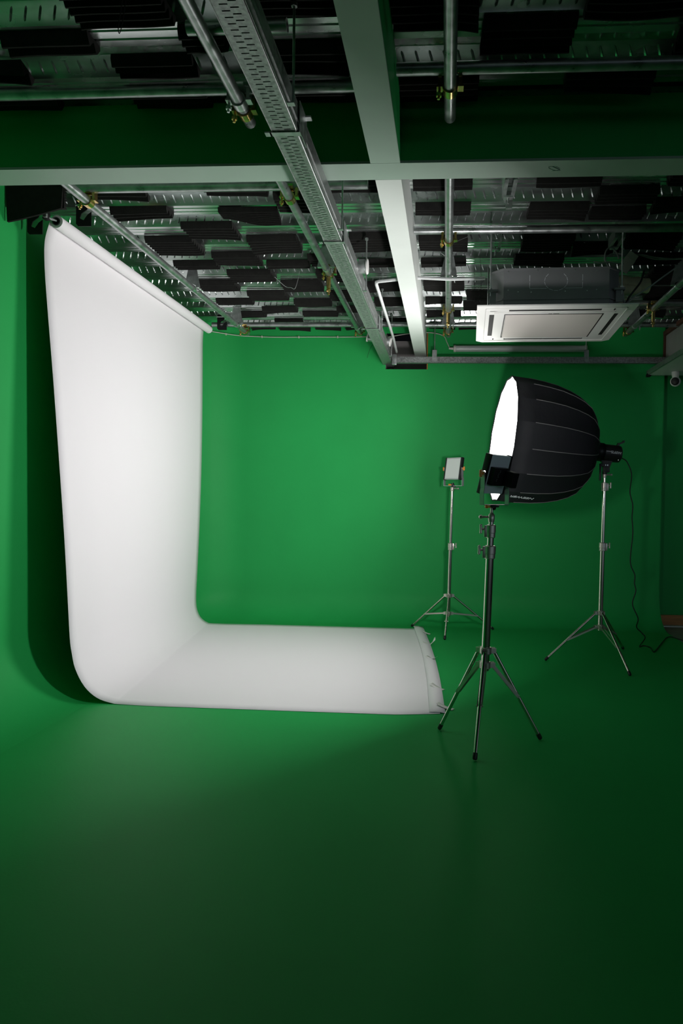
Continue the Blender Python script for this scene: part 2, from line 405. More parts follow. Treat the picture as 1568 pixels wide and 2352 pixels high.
# ---- couplers and hangers (local origin at the long pipe's axis, on its clamp spot)
def coupler(kind, m, loc, label):
    t = thing('pipe_clamp', label, 'clamp', loc, 'clamps on the ceiling pipes')
    x, y, z = loc
    mb = MB(); mb.arc_strap((x, y, z), 'y', PR+0.0005, PR+0.0075, PI*1.02, PI*1.98, 0.046)
    mb.box(x-PR-0.030, x-PR-0.0005, y-0.02, y+0.02, z-0.004, z+0.004); mb.box(x+PR+0.0005, x+PR+0.030, y-0.02, y+0.02, z-0.004, z+0.004)
    part('lower_strap', mb, m, t)
    mb = MB()
    mb.arc_strap((x, y, z), 'y', PR+0.0005, PR+0.0065, 0.05, PI-0.05, 0.044)
    mb.arc_strap((x, y, z+0.068), 'x', PR+0.0005, PR+0.0065, PI*1.02, PI*1.98, 0.05)
    mb.box(x-0.05, x-0.035, y-0.018, y+0.018, z+0.006, z+0.05); mb.box(x+0.035, x+0.05, y-0.018, y+0.018, z+0.006, z+0.05)
    part('upper_saddle', mb, m, t)
    bx = x-PR-0.016
    mb = MB(); mb.tube((bx, y, z+0.03), (bx-0.006, y, z-0.045), 0.006, n=12); b = part('bolt', mb, m, t)
    mb = MB(); mb.tube((bx-0.004, y, z-0.020), (bx-0.005, y, z-0.034), 0.0125, n=6); part('nut', mb, m, b)
    if kind == 'drop':
        mb = MB(); mb.pipe((x-0.002, y-0.018, z-0.030), (x-0.002, y-0.018, z-0.115), 0.016, 0.010, 14)
        mb.tube((x-0.002, y-0.018, z-0.115), (x-0.002, y-0.018, z-0.165), 0.008, n=10)
        mb.lathe((x-0.002, y-0.018, z-0.118), (x-0.002, y-0.018, z-0.2), [(0, 0.012), (0.006, 0.018), (0.018, 0.018), (0.024, 0.012)], 6)
        part('hanging_bolt', mb, m, t)
    return t
LZ = 3.05
g0 = coupler('plain', M['gold'], (XA, 3.885, LZ), 'brass-coloured clamp on the pipe beside the paper roll, just behind the cross beam')
for loc, lab in [((XA, 6.985, LZ), 'brass-coloured clamp at the far end of the pipe beside the paper roll'),
                 ((XB, 3.875, LZ), 'brass-coloured clamp just behind the cross beam on the pipe left of the cable tray'),
                 ((XB, 3.01, LZ), 'brass-coloured clamp near the open pipe end left of the cable tray'),
                 ((XB, 7.04, LZ), 'coppery clamp at the far end of the pipe left of the cable tray'),
                 ((XC, 2.87, LZ), 'brass-coloured clamp on the pipe right of the boxed beam, in front of the cross beam'),
                 ((XC, 4.545, LZ), 'brass-coloured clamp where two pipes cross, nearest behind the cross beam right of the white beam'),
                 ((XC, 7.03, LZ), 'brass-coloured clamp at the far end of the pipe right of the white beam'),
                 ((XD, 7.03, LZ), 'brass-coloured clamp at the far pipe end behind the corner of the air conditioner')]:
    dup(g0, loc, lab)
coupler('plain', M['silver'], (XB, 2.93, LZ), 'silvery clamp in front of the brass one near the open pipe end')
g1 = coupler('drop', M['gold'], (XB, 5.20, LZ), 'brass-coloured clamp with a long hanging bolt, halfway along the pipe left of the cable tray')
dup(g1, (XC, 6.22, LZ), 'brass-coloured clamp with a long hanging bolt on the pipe right of the white beam')
dup(g1, (XD, 6.20, LZ), 'brass-coloured clamp with a hanging bolt in the dark corner right of the air conditioner')
def hanger(loc, label):
    x, y, z = loc
    t = thing('pipe_hanger', label, 'bracket', loc, 'grey hanger plates holding the ceiling pipes')
    mb = MB(); mb.prism([(x-0.030, ZL-0.001), (x+0.035, ZL-0.001), (x+0.066, z+0.004), (x+0.036, z+0.004), (x+0.030, z+0.02), (x, z+0.034), (x-0.030, z+0.02), (x-0.036, z+0.004), (x-0.066, z+0.004)], 1, y-0.0025, y+0.0025)
    mb.box(x-0.030, x+0.035, y-0.03, y+0.03, ZL-0.006, ZL-0.001)
    part('plate', mb, M['galv'], t)
    mb = MB(); mb.arc_strap((x, y, z), 'y', PR+0.0005, PR+0.005, PI*1.0, PI*2.0, 0.030)
    mb.box(x-0.062, x-PR-0.0005, y-0.015, y+0.015, z-0.002, z+0.003); mb.box(x+PR+0.0005, x+0.062, y-0.015, y+0.015, z-0.002, z+0.003)
    part('strap', mb, M['silver'], t)
    mb = MB(); mb.tube((x+0.048, y, z+0.012), (x+0.048, y, z-0.04), 0.005, n=10); mb.tube((x+0.048, y, z-0.012), (x+0.048, y, z-0.022), 0.011, n=6)
    part('bolt', mb, M['silver'], t)
    return t
h0 = hanger((XA, 5.52, LZ), 'grey hanger plate halfway along the pipe beside the paper roll')
for loc, lab in [((XA, 6.70, LZ), 'grey hanger plate near the far end of the pipe beside the paper roll'),
                 ((XB, 5.05, LZ), 'grey hanger plate just in front of the long-bolt clamp left of the cable tray'),
                 ((XB, 6.83, LZ), 'grey hanger plate near the far end of the pipe left of the cable tray'),
                 ((XC, 5.30, LZ), 'grey hanger plate on the pipe right of the white beam, level with the air conditioner'),
                 ((XC, 6.72, LZ), 'grey hanger plate near the back wall on the pipe right of the white beam'),
                 ((XD, 5.52, LZ), 'grey hanger plate on the pipe in the dark right corner'),
                 ((XD, 6.79, LZ), 'grey hanger plate at the pipe end behind the corner of the air conditioner')]:
    dup(h0, loc, lab)

# ================================================================== FOAM TILES
FOAM = [(-1.46,-1.09,2.42,2.66),(-0.80,-0.45,2.30,2.63),(-0.24,0.09,2.42,2.73),(-1.10,-0.93,2.65,2.82),(0.11,0.47,2.65,2.89),(0.49,0.87,2.40,2.70),
(-1.85,-1.48,2.66,2.82),(-2.22,-1.87,2.83,2.99),(-1.46,-1.11,2.81,2.99),(-0.78,-0.45,2.76,2.99),(0.89,1.05,2.75,2.95),(-0.24,0.11,2.98,3.21),(0.49,0.87,2.97,3.17),
(-2.22,-1.86,3.03,3.21),(-1.49,-1.13,3.04,3.22),(-0.78,-0.43,3.04,3.20),(-1.49,-1.11,3.98,4.15),(-0.76,-0.44,3.93,4.14),(-0.23,0.12,3.95,4.13),(0.49,0.86,3.93,4.11),
(1.24,1.60,3.85,4.11),(-2.23,-1.87,4.02,4.18),(-1.10,-0.75,4.10,4.41),(0.88,1.23,4.09,4.35),(-2.22,-1.84,4.28,4.48),(-0.23,0.12,4.28,4.48),
(0.49,0.86,4.30,4.56),(1.25,1.60,4.25,4.47),(0.89,1.23,4.38,4.58),(-1.85,-1.49,4.53,4.84),(-2.22,-1.87,4.77,5.17),(-1.47,-1.11,4.77,5.14),(-0.72,-0.44,4.75,5.12),
(-0.23,0.12,4.80,5.12),(0.51,0.87,4.78,5.15),(1.25,1.60,4.80,5.12),(0.89,1.23,4.99,5.22),(-1.84,-1.48,5.09,5.40),(-1.10,-0.82,5.15,5.44),(0.49,0.86,5.19,5.46),
(1.38,1.74,5.19,5.45),(-2.21,-1.86,5.27,5.49),(-1.46,-1.12,5.28,5.45),(-0.72,-0.44,5.27,5.44),(-0.23,0.12,5.26,5.43),(-1.85,-1.48,5.49,5.81),(-1.11,-0.85,5.49,5.81),
(1.61,1.95,5.49,5.95),(-2.21,-1.87,5.75,6.08),(-1.47,-1.12,5.76,6.11),(-0.72,-0.43,5.82,6.10),(-0.23,0.12,5.79,6.10),(1.74,2.10,6.03,6.38),(-1.85,-1.50,6.06,6.37),
(-1.10,-0.84,6.07,6.40),(0.15,0.41,6.09,6.38),(-2.22,-1.87,6.29,6.49),(-1.48,-1.13,6.32,6.58),(-0.71,-0.43,6.28,6.57),(-0.23,0.11,6.27,6.43),(0.13,0.43,6.42,6.73),(-1.85,-1.51,6.56,6.77),
(-1.11,-0.89,6.56,6.80),(-2.14,-1.87,6.73,6.93),(-1.48,-1.13,6.72,6.93),(-0.23,0.11,6.73,6.95),(1.72,2.10,6.73,6.95),(-0.70,-0.42,7.03,7.30),(-1.85,-1.55,7.03,7.16),
(-2.16,-1.90,7.22,7.34),(-1.86,-1.52,7.26,7.42),(-1.46,-1.18,7.24,7.41),(-1.13,-0.90,7.28,7.42),(-0.22,0.06,7.20,7.40),(0.10,0.41,7.22,7.42)]
def foam_tile(x0, x1, y0, y1, k):
    rnd = random.Random(100+k)
    d = y1-y0; nr = max(2, round(d/0.042)); nx = 9
    pr = [(y0, 0.0)]
    for i in range(nr):
        a = y0+d*i/nr; b = y0+d*(i+1)/nr
        pr += [(a+(b-a)*0.06, -0.018), (a+(b-a)*0.42, -0.046), (a+(b-a)*0.58, -0.046), (b-(b-a)*0.06, -0.018)]
    pr += [(y1, 0.0)]
    warp = rnd.uniform(0.0, 0.010); sag = rnd.choice([0, 0, 0, 0.012, 0.02]); side = rnd.choice([0, 1]); wob = rnd.uniform(0, 6); sk = rnd.uniform(-0.008, 0.008)
    mb = MB(); vs = []
    for i in range(nx+1):
        u = i/nx; x = x0+(x1-x0)*u
        for (y, z) in pr:
            v = (y-y0)/d
            dz = -warp*math.sin(PI*u)*v*0.5 - sag*((u if side else 1-u)**3)*v
            dy = 0.006*math.sin(wob+u*5)*v
            vs.append((x + sk*(v-0.5) + (rnd.uniform(-0.002, 0.002) if i in (0, nx) else 0), y+dy, ZL-0.0015+z+dz))
    n = len(pr); fs = []
    for i in range(nx):
        for j in range(n):
            j2 = (j+1) % n; fs.append((i*n+j, i*n+j2, (i+1)*n+j2, (i+1)*n+j))
    fs += [tuple(range(n-1, -1, -1)), tuple(range(nx*n, (nx+1)*n))]
    return mb.add(vs, fs)
cols = [(-2.04, 'over the pipe by the paper roll'), (-1.67, 'just right of the paper-roll pipe'), (-1.29, 'midway between the two left pipes'),
        (-0.97, 'over the pipe left of the tray'), (-0.60, 'over the cable tray'), (-0.06, 'over the pipe right of the beam'),
        (0.29, 'above the air conditioner left edge'), (0.68, 'above the air conditioner left half'), (1.06, 'above the air conditioner right half'), (1.60, 'past the air conditioner right edge'), (1.95, 'in the far right column')]
ords = ['first', 'second', 'third', 'fourth', 'fifth', 'sixth', 'seventh', 'eighth', 'ninth']
buckets = {}
FOAM = [(x0, x1, y0*1.0163, max(y1*0.9957, y0*1.0163+0.09)) for x0, x1, y0, y1 in FOAM]
for k, (x0, x1, y0, y1) in enumerate(FOAM):
    xm = (x0+x1)/2; ci = min(range(len(cols)), key=lambda i: abs(cols[i][0]-xm))
    if ci == 3 and xm < -1.15: ci = 2
    buckets.setdefault((ci, y0 > 3.3), []).append((y0, k))
for (ci, rear), lst in buckets.items():
    lst.sort()
    for i, (yy, k) in enumerate(lst):
        if not rear: where = ('' if len(lst) == 1 else ords[i]+' ') + 'before the cross beam, '
        elif i == 0: where = 'first behind the cross beam, '
        elif i == len(lst)-1: where = 'nearest the back wall, '
        else: where = ords[i]+' behind the cross beam, '
        ytxt = where + cols[ci][1]
        x0, x1, y0, y1 = FOAM[k]
        solo('acoustic_foam_tile', foam_tile(x0, x1, y0, y1, k), M['foam'], 'black foam tile, '+ytxt.replace('  ', ' '), 'foam tile', 'black ridged foam tiles stuck under the metal deck')
# one tile peeling away from the deck
mb = MB(); vs = []; nx = 12; pr = []
for i in range(8):
    a = i/8
    pr += [(a, 0.0), (a+0.05, -0.03), (a+0.075, -0.03)]
pr += [(1.0, 0.0)]
for i in range(nx+1):
    u = i/nx
    for side in (0, 1):
        for (v, z) in (pr if side == 0 else pr[::-1]):
            zz = z if side == 0 else 0.012
            drop = 0.050*math.sin(min(1, u*1.1)*PI*0.60)**2*v
            vs.append((-1.51+0.39*u, 4.37+0.12*v, ZL-0.016+zz*0.8-drop))
n = 2*len(pr); fs = []
for i in range(nx):
    for j in range(n):
        j2 = (j+1) % n; fs.append((i*n+j, i*n+j2, (i+1)*n+j2, (i+1)*n+j))
fs += [tuple(range(n-1, -1, -1)), tuple(range(nx*n, (nx+1)*n))]
mb.add(vs, fs)
solo('acoustic_foam_tile', mb, M['foam'], 'black foam tile peeling off the deck with a corner hanging, between the left pipes', 'foam tile', 'black ridged foam tiles stuck under the metal deck')
# big dark foam panel at the left, just behind the cross beam
t = thing('hanging_board', 'large black foam board hanging upright at the left wall behind the cross beam', 'board', (-2.54, 4.06, 3.0))
mb = MB(); mb.prism([(-2.718, 3.218), (-2.708, 3.002), (-2.62, 3.018), (-2.50, 3.045), (-2.367, 3.079), (-2.357, 3.218)], 1, 4.040, 4.056); part('board', mb, M['foam'], t, smooth=False)
mb = MB(); pr = [(4.0565, 3.085)]
for i in range(8):
    z0 = 3.085+i*0.0165
    pr += [(4.0565, z0), (4.095, z0+0.006), (4.0565, z0+0.0155)]
mb.prism(pr[1:]+[(4.0562, 3.216), (4.0562, 3.085)], 0, -2.70, -2.357)
part('ridges', mb, M['foam'], t, smooth=False)

# ================================================================== PAPER BACKDROP
t = thing('backdrop_paper', 'wide white seamless paper hanging from its roll, curving onto the green floor at the left', 'backdrop', (-2.5, 5.6, 0.0))
RC = Vector((-2.51, 0, 3.078))
mb = MB()
vs = []; n = 36
for (y, r) in ((4.235, 0.040), (7.02, 0.040), (7.02, 0.026), (4.235, 0.026)):
    vs += [(RC.x+r*math.cos(2*PI*i/n), y, RC.z+r*math.sin(2*PI*i/n)) for i in range(n)]
fs = []
for k in range(4):
    k2 = (k+1) % 4; fs += [(k*n+i, k*n+(i+1) % n, k2*n+(i+1) % n, k2*n+i) for i in range(n)]
mb.add(vs, fs); part('roll', mb, M['paper'], t)
mb = MB(); mb.pipe((RC.x, 4.228, RC.z), (RC.x, 7.03, RC.z), 0.0258, 0.021, 28); part('core', mb, M['core'], t, 'dark hollow core')
near = [(-2.548,3.090),(-2.560,3.06),(-2.582,2.985),(-2.590,2.902),(-2.585,2.75),(-2.565,2.50),(-2.528,2.082),(-2.488,1.579),(-2.450,1.075),(-2.424,0.653),(-2.410,0.42),(-2.398,0.328),(-2.372,0.216),(-2.310,0.104),(-2.225,0.036),(-2.126,0.008),(-2.039,0.003),(-1.6,0.0025),(-1.0,0.0025),(-0.5,0.003),(-0.25,0.003),(-0.13,0.003),(-0.02,0.004)]
far = [(-2.548,3.090),(-2.556,3.06),(-2.562,2.985),(-2.564,2.902),(-2.563,2.75),(-2.562,2.50),(-2.562,2.082),(-2.567,1.579),(-2.580,1.075),(-2.596,0.653),(-2.606,0.42),(-2.610,0.318),(-2.608,0.200),(-2.590,0.120),(-2.555,0.060),(-2.490,0.014),(-2.40,0.004),(-1.9,0.0025),(-1.2,0.0025),(-0.6,0.003),(-0.36,0.003),(-0.30,0.007),(-0.245,0.012)]
def crom(pts, m):
    P = [pts[0]]+pts+[pts[-1]]; out = []
    for i in range(1, len(P)-2):
        for k in range(m):
            s = k/m; out.append(tuple(0.5*((2*P[i][a])+(P[i+1][a]-P[i-1][a])*s+(2*P[i-1][a]-5*P[i][a]+4*P[i+1][a]-P[i+2][a])*s*s+(3*P[i][a]-P[i-1][a]-3*P[i+1][a]+P[i+2][a])*s**3) for a in (0, 1)))
    out.append(pts[-1]); return out
N_, F_ = crom(near, 4), crom(far, 4)
ny = 28; vs = []; npf = len(N_)
endx = lambda v: -0.02 + v*(-0.225) + 0.035*math.sin(v*PI*1.0)*(1-v) - 0.0
for j in range(ny+1):
    v = j/ny
    for i in range(npf):
        a, b = N_[i], F_[i]; x = a[0]+(b[0]-a[0])*v; z = a[1]+(b[1]-a[1])*v
        ynear = 4.235 - 0.03*min(1, max(0, (x+2.3)/0.4)); yfar = 7.0 + 0.02*min(1, max(0, (x+2.3)/0.4))
        if x > -0.3:
            z += 0.004*abs(math.sin(v*PI*5))*((x+0.3)/0.3)
            if v < 0.04: ynear += 0.05*((x+0.3)/0.3)
        vs.append((x, ynear+(yfar-ynear)*v, max(z, 0.0025)))
fs = [(j*npf+i, j*npf+i+1, (j+1)*npf+i+1, (j+1)*npf+i) for j in range(ny) for i in range(npf-1)]
mb = MB(); mb.add(vs, fs); sh = part('paper_sheet', mb, M['paper'], t)
sd = sh.modifiers.new('thickness', 'SOLIDIFY'); sd.thickness = 0.0007; sd.offset = 1
# folded hem strip along the free end
mb = MB(); vs = []; nn = 24
for j in range(nn+1):
    v = j/nn; x1 = 0.012 - 0.24*v + 0.035*math.sin(v*PI)
    y = 4.262+(7.105-4.262)*v - 0.03*math.sin(v*PI)
    lift = 0.0095 + 0.004*abs(math.sin(v*PI*5)) + 0.004*v
    vs += [(x1-0.10, y, lift), (x1-0.05, y, lift+0.002), (x1, y, 0.004+0.5*(lift-0.0095))]
fs = []
for j in range(nn):
    a = j*3; fs += [(a, a+1, a+4, a+3), (a+1, a+2, a+5, a+4)]
mb.add(vs, fs); hm = part('hem_strip', mb, M['paper'], t, 'slightly rumpled white strip along the free end')
sd = hm.modifiers.new('thickness', 'SOLIDIFY'); sd.thickness = 0.0007; sd.offset = 1
tapes = [((-0.215, 6.77), (-0.142, 6.753), 0, 'white tape tab at the far corner of the paper end'),
         ((-0.20, 6.25), (-0.086, 6.257), 1, 'curled white tape tab, second from the far corner of the paper end'),
         ((-0.150, 5.70), (-0.065, 5.652), 2, 'bent white tape tab in the middle of the paper end'),
         ((-0.092, 4.85), (-0.003, 4.783), 0, 'white tape tab second from the near corner of the paper end'),
         ((-0.040, 4.39), (0.063, 4.345), 0, 'white tape tab at the near corner of the paper, behind the tripod leg')]
for (a, b, k, lab) in tapes:
    mb = MB(); vs = []; m = 10; d = Vector((b[0]-a[0], b[1]-a[1], 0)); nrm = Vector((-d.y, d.x, 0)).normalized()*0.020
    for i in range(m+1):
        s = i/m; z = 0.026*(1-s)**2+0.004
        if k == 1 and s > 0.6: z += 0.05*(s-0.6)/0.4
        if k == 2 and s > 0.5: z += 0.03*(s-0.5)/0.5
        p = Vector((a[0], a[1], 0))+d*s; vs += [(p.x-nrm.x, p.y-nrm.y, z), (p.x+nrm.x, p.y+nrm.y, z+(0.02 if k == 1 and s > 0.8 else 0))]
    mb.add(vs, [(2*i, 2*i+1, 2*i+3, 2*i+2) for i in range(m)])
    o = solo('tape_strip', mb, M['tape'], lab, 'tape', 'white tape tabs holding the paper end to the floor')
    sd = o.modifiers.new('thickness', 'SOLIDIFY'); sd.thickness = 0.0005; sd.offset = 1
# roll holders (steel J hooks)
def hook(loc, label):
    x, y, z = loc
    t = thing('roll_hook', label, 'hook', loc, 'black hooked plates for backdrop rolls')
    mb = MB(); mb.prism([(x-0.055, z+0.10), (x-0.055, z-0.045), (x-0.040, z-0.060), (x+0.045, z-0.060), (x+0.045, z+0.03), (x+0.020, z+0.012), (x-0.005, z-0.022), (x-0.030, z-0.010), (x-0.020, z+0.020), (x+0.015, z+0.045), (x+0.045, z+0.10)], 1, y-0.003, y+0.003)
    part('plate', mb, M['blackmat'], t, smooth=False)
    mb = MB(); mb.tube((x-0.06, y, z+0.075), (x+0.05, y, z+0.075), 0.006, n=10); part('bolt', mb, M['silver'], t)
    return t
k0 = hook((-2.625, 4.20, 3.045), 'black hooked plate left of the near end of the paper roll, empty')
dup(k0, (-2.345, 4.27, 3.12), 'black hooked plate with a round hole, right of the near end of the paper roll')
dup(k0, (-2.34, 6.95, 3.115), 'black hooked plate beside the far end of the paper roll')
t = thing('roll_bracket', 'small zinc bracket with a pin holding the near end of the paper roll', 'bracket', (-2.53, 4.19, 3.08))
mb = MB(); mb.cbox(-2.565, -2.535, 4.17, 4.21, 3.072, 3.12, 0.003); mb.bar((-2.545, 4.19, 3.115), (-2.60, 4.15, 3.19), 0.02, 0.006); part('plate', mb, M['blackmat'], t)
mb = MB(); mb.tube((-2.56, 4.18, 3.09), (-2.51, 4.235, 3.082), 0.007, n=12); mb.cbox(-2.552, -2.528, 4.15, 4.17, 3.075, 3.10, 0.002); part('pin', mb, M['silver'], t)
mb = MB(); mb.cbox(-2.535, -2.485, 7.032, 7.05, 3.05, 3.12, 0.003); mb.tube((-2.51, 7.03, 3.078), (-2.51, 7.05, 3.078), 0.02)
solo('roll_bracket', mb, M['blackmat'], 'dark bracket holding the far end of the paper roll', 'bracket')

# ================================================================== CABLE TRAY
t = thing('cable_tray', 'galvanised steel cable tray with a slotted bottom running under the beams to the back wall', 'cable tray', (-0.665, 4.6, 2.80))
TX0, TX1, TZ = -0.718, -0.614, 2.80
mb = MB(); ya, yb = 1.3, 7.66
p_ = 0.028; slot_l = 0.026; sw = 0.0055
c1 = (TX0+0.022, TX0+0.022+slot_l); c2 = (c1[1]+0.004, c1[1]+0.004+slot_l)
mb.box(TX0, c1[0], ya, yb, TZ, TZ+0.002); mb.box(c1[1], c2[0], ya, yb, TZ, TZ+0.002); mb.box(c2[1], TX1-0.008, ya, yb, TZ, TZ+0.002)
for ci, (xa, xb) in enumerate((c1, c2)):
    y = ya; off = 0.0 if ci == 0 else p_/2
    yy = 1.5+off; prev = ya
    while yy < 6.9:
        mb.box(xa, xb, prev, yy, TZ, TZ+0.002); prev = yy+sw; yy += p_
    mb.box(xa, xb, prev, yb, TZ, TZ+0.002)
part('slotted_bottom', mb, M['tray'], t, smooth=False)
mb = MB(); mb.box(TX0-0.0015, TX0, ya, yb, TZ, TZ+0.105); mb.box(TX1, TX1+0.0015, ya, yb, TZ-0.0, TZ+0.105)
mb.tube((TX1-0.006, ya, TZ+0.001), (TX1-0.006, yb, TZ+0.001), 0.0042, n=10); mb.tube((TX1-0.001, ya, TZ+0.104), (TX1-0.001, yb, TZ+0.104), 0.003, n=8)
mb.tube((TX0, ya, TZ+0.001), (TX0, yb, TZ+0.001), 0.0025, n=8)
mb.box(TX1+0.0015, TX1+0.006, ya, yb, TZ+0.028, TZ+0.032)
part('side_rail', mb, M['tray'], t, smooth=True)
mb = MB(); mb.box(TX0, TX1, ya, yb, TZ+0.095, TZ+0.1); part('cover', mb, M['blackmat'], t, smooth=False)
for (y0, y1) in ((2.70, 2.83), (3.86, 4.0), (5.85, 5.98)):
    mb = MB(); mb.box(TX1+0.007, TX1+0.010, y0, y1, TZ-0.004, TZ+0.115); mb.box(TX0-0.010, TX1+0.010, y0+0.005, y0+0.035, TZ-0.006, TZ-0.004); mb.box(TX0-0.030, TX0-0.003, y0+0.005, y0+0.035, TZ-0.006, TZ-0.001)
    mb.box(TX1+0.007, TX1+0.032, y1-0.03, y1, TZ+0.105, TZ+0.112)
    part('joint_plate', mb, M['galv'], t, smooth=False)
for y in (2.52, 3.70, 4.80, 5.96, 7.0):
    mb = MB(); rt = ZL-0.001 if y in (3.70, 7.0) else 3.168
    mb.tube((TX1+0.024, y, TZ+0.0), (TX1+0.024, y, rt), 0.005, n=10); mb.tube((TX1+0.024, y, rt-0.015), (TX1+0.024, y, rt), 0.012, n=6)
    mb.box(TX1+0.002, TX1+0.03, y-0.012, y+0.012, TZ-0.003, TZ+0.001)
    part('hanger_rod', mb, M['galv'], t)
mb = MB(); mb.lathe((-0.6115, 4.57, 2.893), (-0.5, 4.57, 2.893), [(0, 0.047), (0.040, 0.047), (0.041, 0.042), (0.050, 0.042)], 28)
tt = thing('round_fitting', 'grey round stub with white cap on the cable tray, nearer the cross beam', 'fitting', (-0.59, 4.57, 2.85), 'capped round stubs on the cable tray')
part('stub', mb, M['galv'], tt)
mb = MB(); mb.lathe((-0.562, 4.57, 2.893), (-0.5, 4.57, 2.893), [(0, 0.051), (0.008, 0.051), (0.012, 0.046)], 28); part('cap', mb, M['acwhite'], tt, 'white cap')
tt = thing('round_fitting', 'grey round stub with white caps on the cable tray, at the back wall', 'fitting', (-0.66, 6.8, 2.86), 'capped round stubs on the cable tray')
mb = MB(); mb.tube((-0.805, 6.8, 2.945), (-0.59, 6.8, 2.90), 0.040, n=28); part('stub', mb, M['galv'], tt)
mb = MB(); mb.tube((-0.818, 6.8, 2.948), (-0.805, 6.8, 2.945), 0.045, n=28); part('cap', mb, M['acwhite'], tt, 'white cap')
mb = MB(); mb.tube((-0.590, 6.8, 2.90), (-0.577, 6.8, 2.897), 0.045, n=28); part('cap', mb, M['acwhite'], tt, 'white cap')

# strut channel along the back wall
t = thing('strut_channel', 'galvanised channel hung level in front of the back wall, right of the cable tray', 'channel', (0.85, 7.3, 2.79))
mb = MB(); mb.box(-0.605, 2.275, 7.28, 7.283, 2.79, 2.85); mb.box(-0.605, 2.275, 7.28, 7.33, 2.788, 2.791); mb.box(-0.605, 2.275, 7.28, 7.33, 2.849, 2.852)
part('channel_body', mb, M['tray'], t, smooth=False)
for x in (-0.155, 1.43):
    mb = MB(); mb.box(x-0.024, x+0.024, 7.27, 7.274, 2.80, 2.925); mb.box(x-0.024, x+0.024, 7.27, 7.31, 2.921, 2.925); mb.box(x-0.012, x+0.012, 7.267, 7.27, 2.885, 2.893)
    b = part('bracket', mb, M['galv'], t, smooth=False)
    mb = MB(); mb.tube((x, 7.30, 2.925), (x, 7.30, ZU-0.0), 0.005, n=8); part('rod', mb, M['galv'], b)
mb = MB(); mb.cbox(-0.603, -0.556, 7.24, 7.279, 2.76, 2.87, 0.004); part('end_joint', mb, M['galv'], t)

# tube lamp
t = thing('tube_lamp', 'switched-off milky tube lamp on the back wall above the channel', 'lamp', (0.75, 7.40, 2.93))
mb = MB(); mb.lathe((0.07, 7.395, 2.962), (1.43, 7.395, 2.962), [(0, 0.034), (1.36, 0.034)], 28); part('lamp_cover', mb, M['tube'], t)
for xa in (0.045, 1.43):
    mb = MB(); mb.lathe((xa, 7.395, 2.962), (xa+1, 7.395, 2.962), [(0, 0.030), (0.004, 0.037), (0.022, 0.037), (0.026, 0.034)], 28); part('end_cap', mb, M['boxgrey'], t)
mb = MB(); mb.tube((0.044, 7.395, 2.962), (-0.005, 7.395, 2.965), 0.014, 0.010, 14); part('cable_gland', mb, M['boxgrey'], t)
# wall cable with clips
t = thing('wall_cable', 'thin light cable clipped along the top of the green back wall', 'cable', (-1.2, 7.43, 3.08))
mb = MB(); pts = [(-2.575, 6.90, 3.075), (-2.60, 7.12, 3.10), (-2.47, 7.30, 3.108), (-2.30, 7.40, 3.104), (-2.06, 7.44, 3.10), (-1.83, 7.447, 3.098), (-1.5, 7.447, 3.10), (-1.22, 7.447, 3.099), (-0.93, 7.445, 3.101), (-0.80, 7.44, 3.104)]
mb.path(pts, 0.0045, smooth=5); part('cable_run', mb, M['ltcable'], t)
mb = MB(); mb.path([(-0.70, 7.44, 3.09), (-0.5, 7.42, 3.12), (-0.30, 7.42, 3.14), (-0.15, 7.42, 3.132), (-0.06, 7.42, 3.10), (-0.03, 7.41, 3.04), (0.0, 7.395, 2.975)], 0.0045, smooth=5); part('cable_drop', mb, M['ltcable'], t)
for p in ((-2.43, 7.335, 3.105), (-2.06, 7.436, 3.10), (-1.65, 7.442, 3.098), (-1.22, 7.442, 3.099)):
    mb = MB(); mb.cbox(p[0]-0.006, p[0]+0.006, p[1]-0.008, p[1]+0.010, p[2]-0.012, p[2]+0.010, 0.002); part('clip', mb, M['ltcable'], t)
# white conduit
mb = MB(); mb.path([(-0.382, 5.2, 3.008), (-0.54, 5.2, 2.993), (-0.562, 5.215, 2.991), (-0.568, 5.26, 2.990), (-0.570, 5.8, 2.988), (-0.572, 6.7, 2.988), (-0.572, 7.0, 2.98), (-0.57, 7.42, 2.93)], 0.013, 12)
solo('white_conduit', mb, M['pvc'], 'bent white plastic conduit beside the cable tray at the back', 'conduit')
mb = MB(); mb.path([(-0.248, 5.2, 3.018), (0.0, 5.2, 3.005), (0.26, 5.2, 3.01)], 0.012, 12)
solo('white_conduit', mb, M['pvc'], 'short straight white conduit from the white beam toward the air conditioner', 'conduit')

# ================================================================== AIR CONDITIONER
AC = Vector((0.705, 4.972, 2.60)); yaw = -0.035
t = thing('air_conditioner', 'ceiling cassette air conditioner with a white grille panel and dark grey metal body', 'air conditioner', AC)
TA = Matrix.Translation(AC) @ Matrix.Rotation(yaw, 4, 'Z')
def mba():
    m = MB(); m.T = TA; return m
S = 0.512
def octo(s, c): return [(-s+c, -s), (s-c, -s), (s, -s+c), (s, s-c), (s-c, s), (-s+c, s), (-s, s-c), (-s, -s+c)]
def ringmesh(mb, o, i, z0, z1, zi0):
    """frame between outer loop o and inner loop i, bottom at z0 (outer) zi0(inner), top z1"""
    n = len(o); vs = [(x, y, z0) for x, y in o]+[(x, y, zi0) for x, y in i]+[(x, y, z1) for x, y in o]+[(x, y, z1) for x, y in i]
    fs = []
    for k in range(n):
        k2 = (k+1) % n; fs += [(k, k2, n+k2, n+k), (2*n+k, 3*n+k, 3*n+k2, 2*n+k2), (k, 2*n+k, 2*n+k2, k2), (n+k, n+k2, 3*n+k2, 3*n+k)]
    return mb.add(vs, fs)
mb = mba(); SL0, SL1, SW = 0.377, 0.427, 0.30
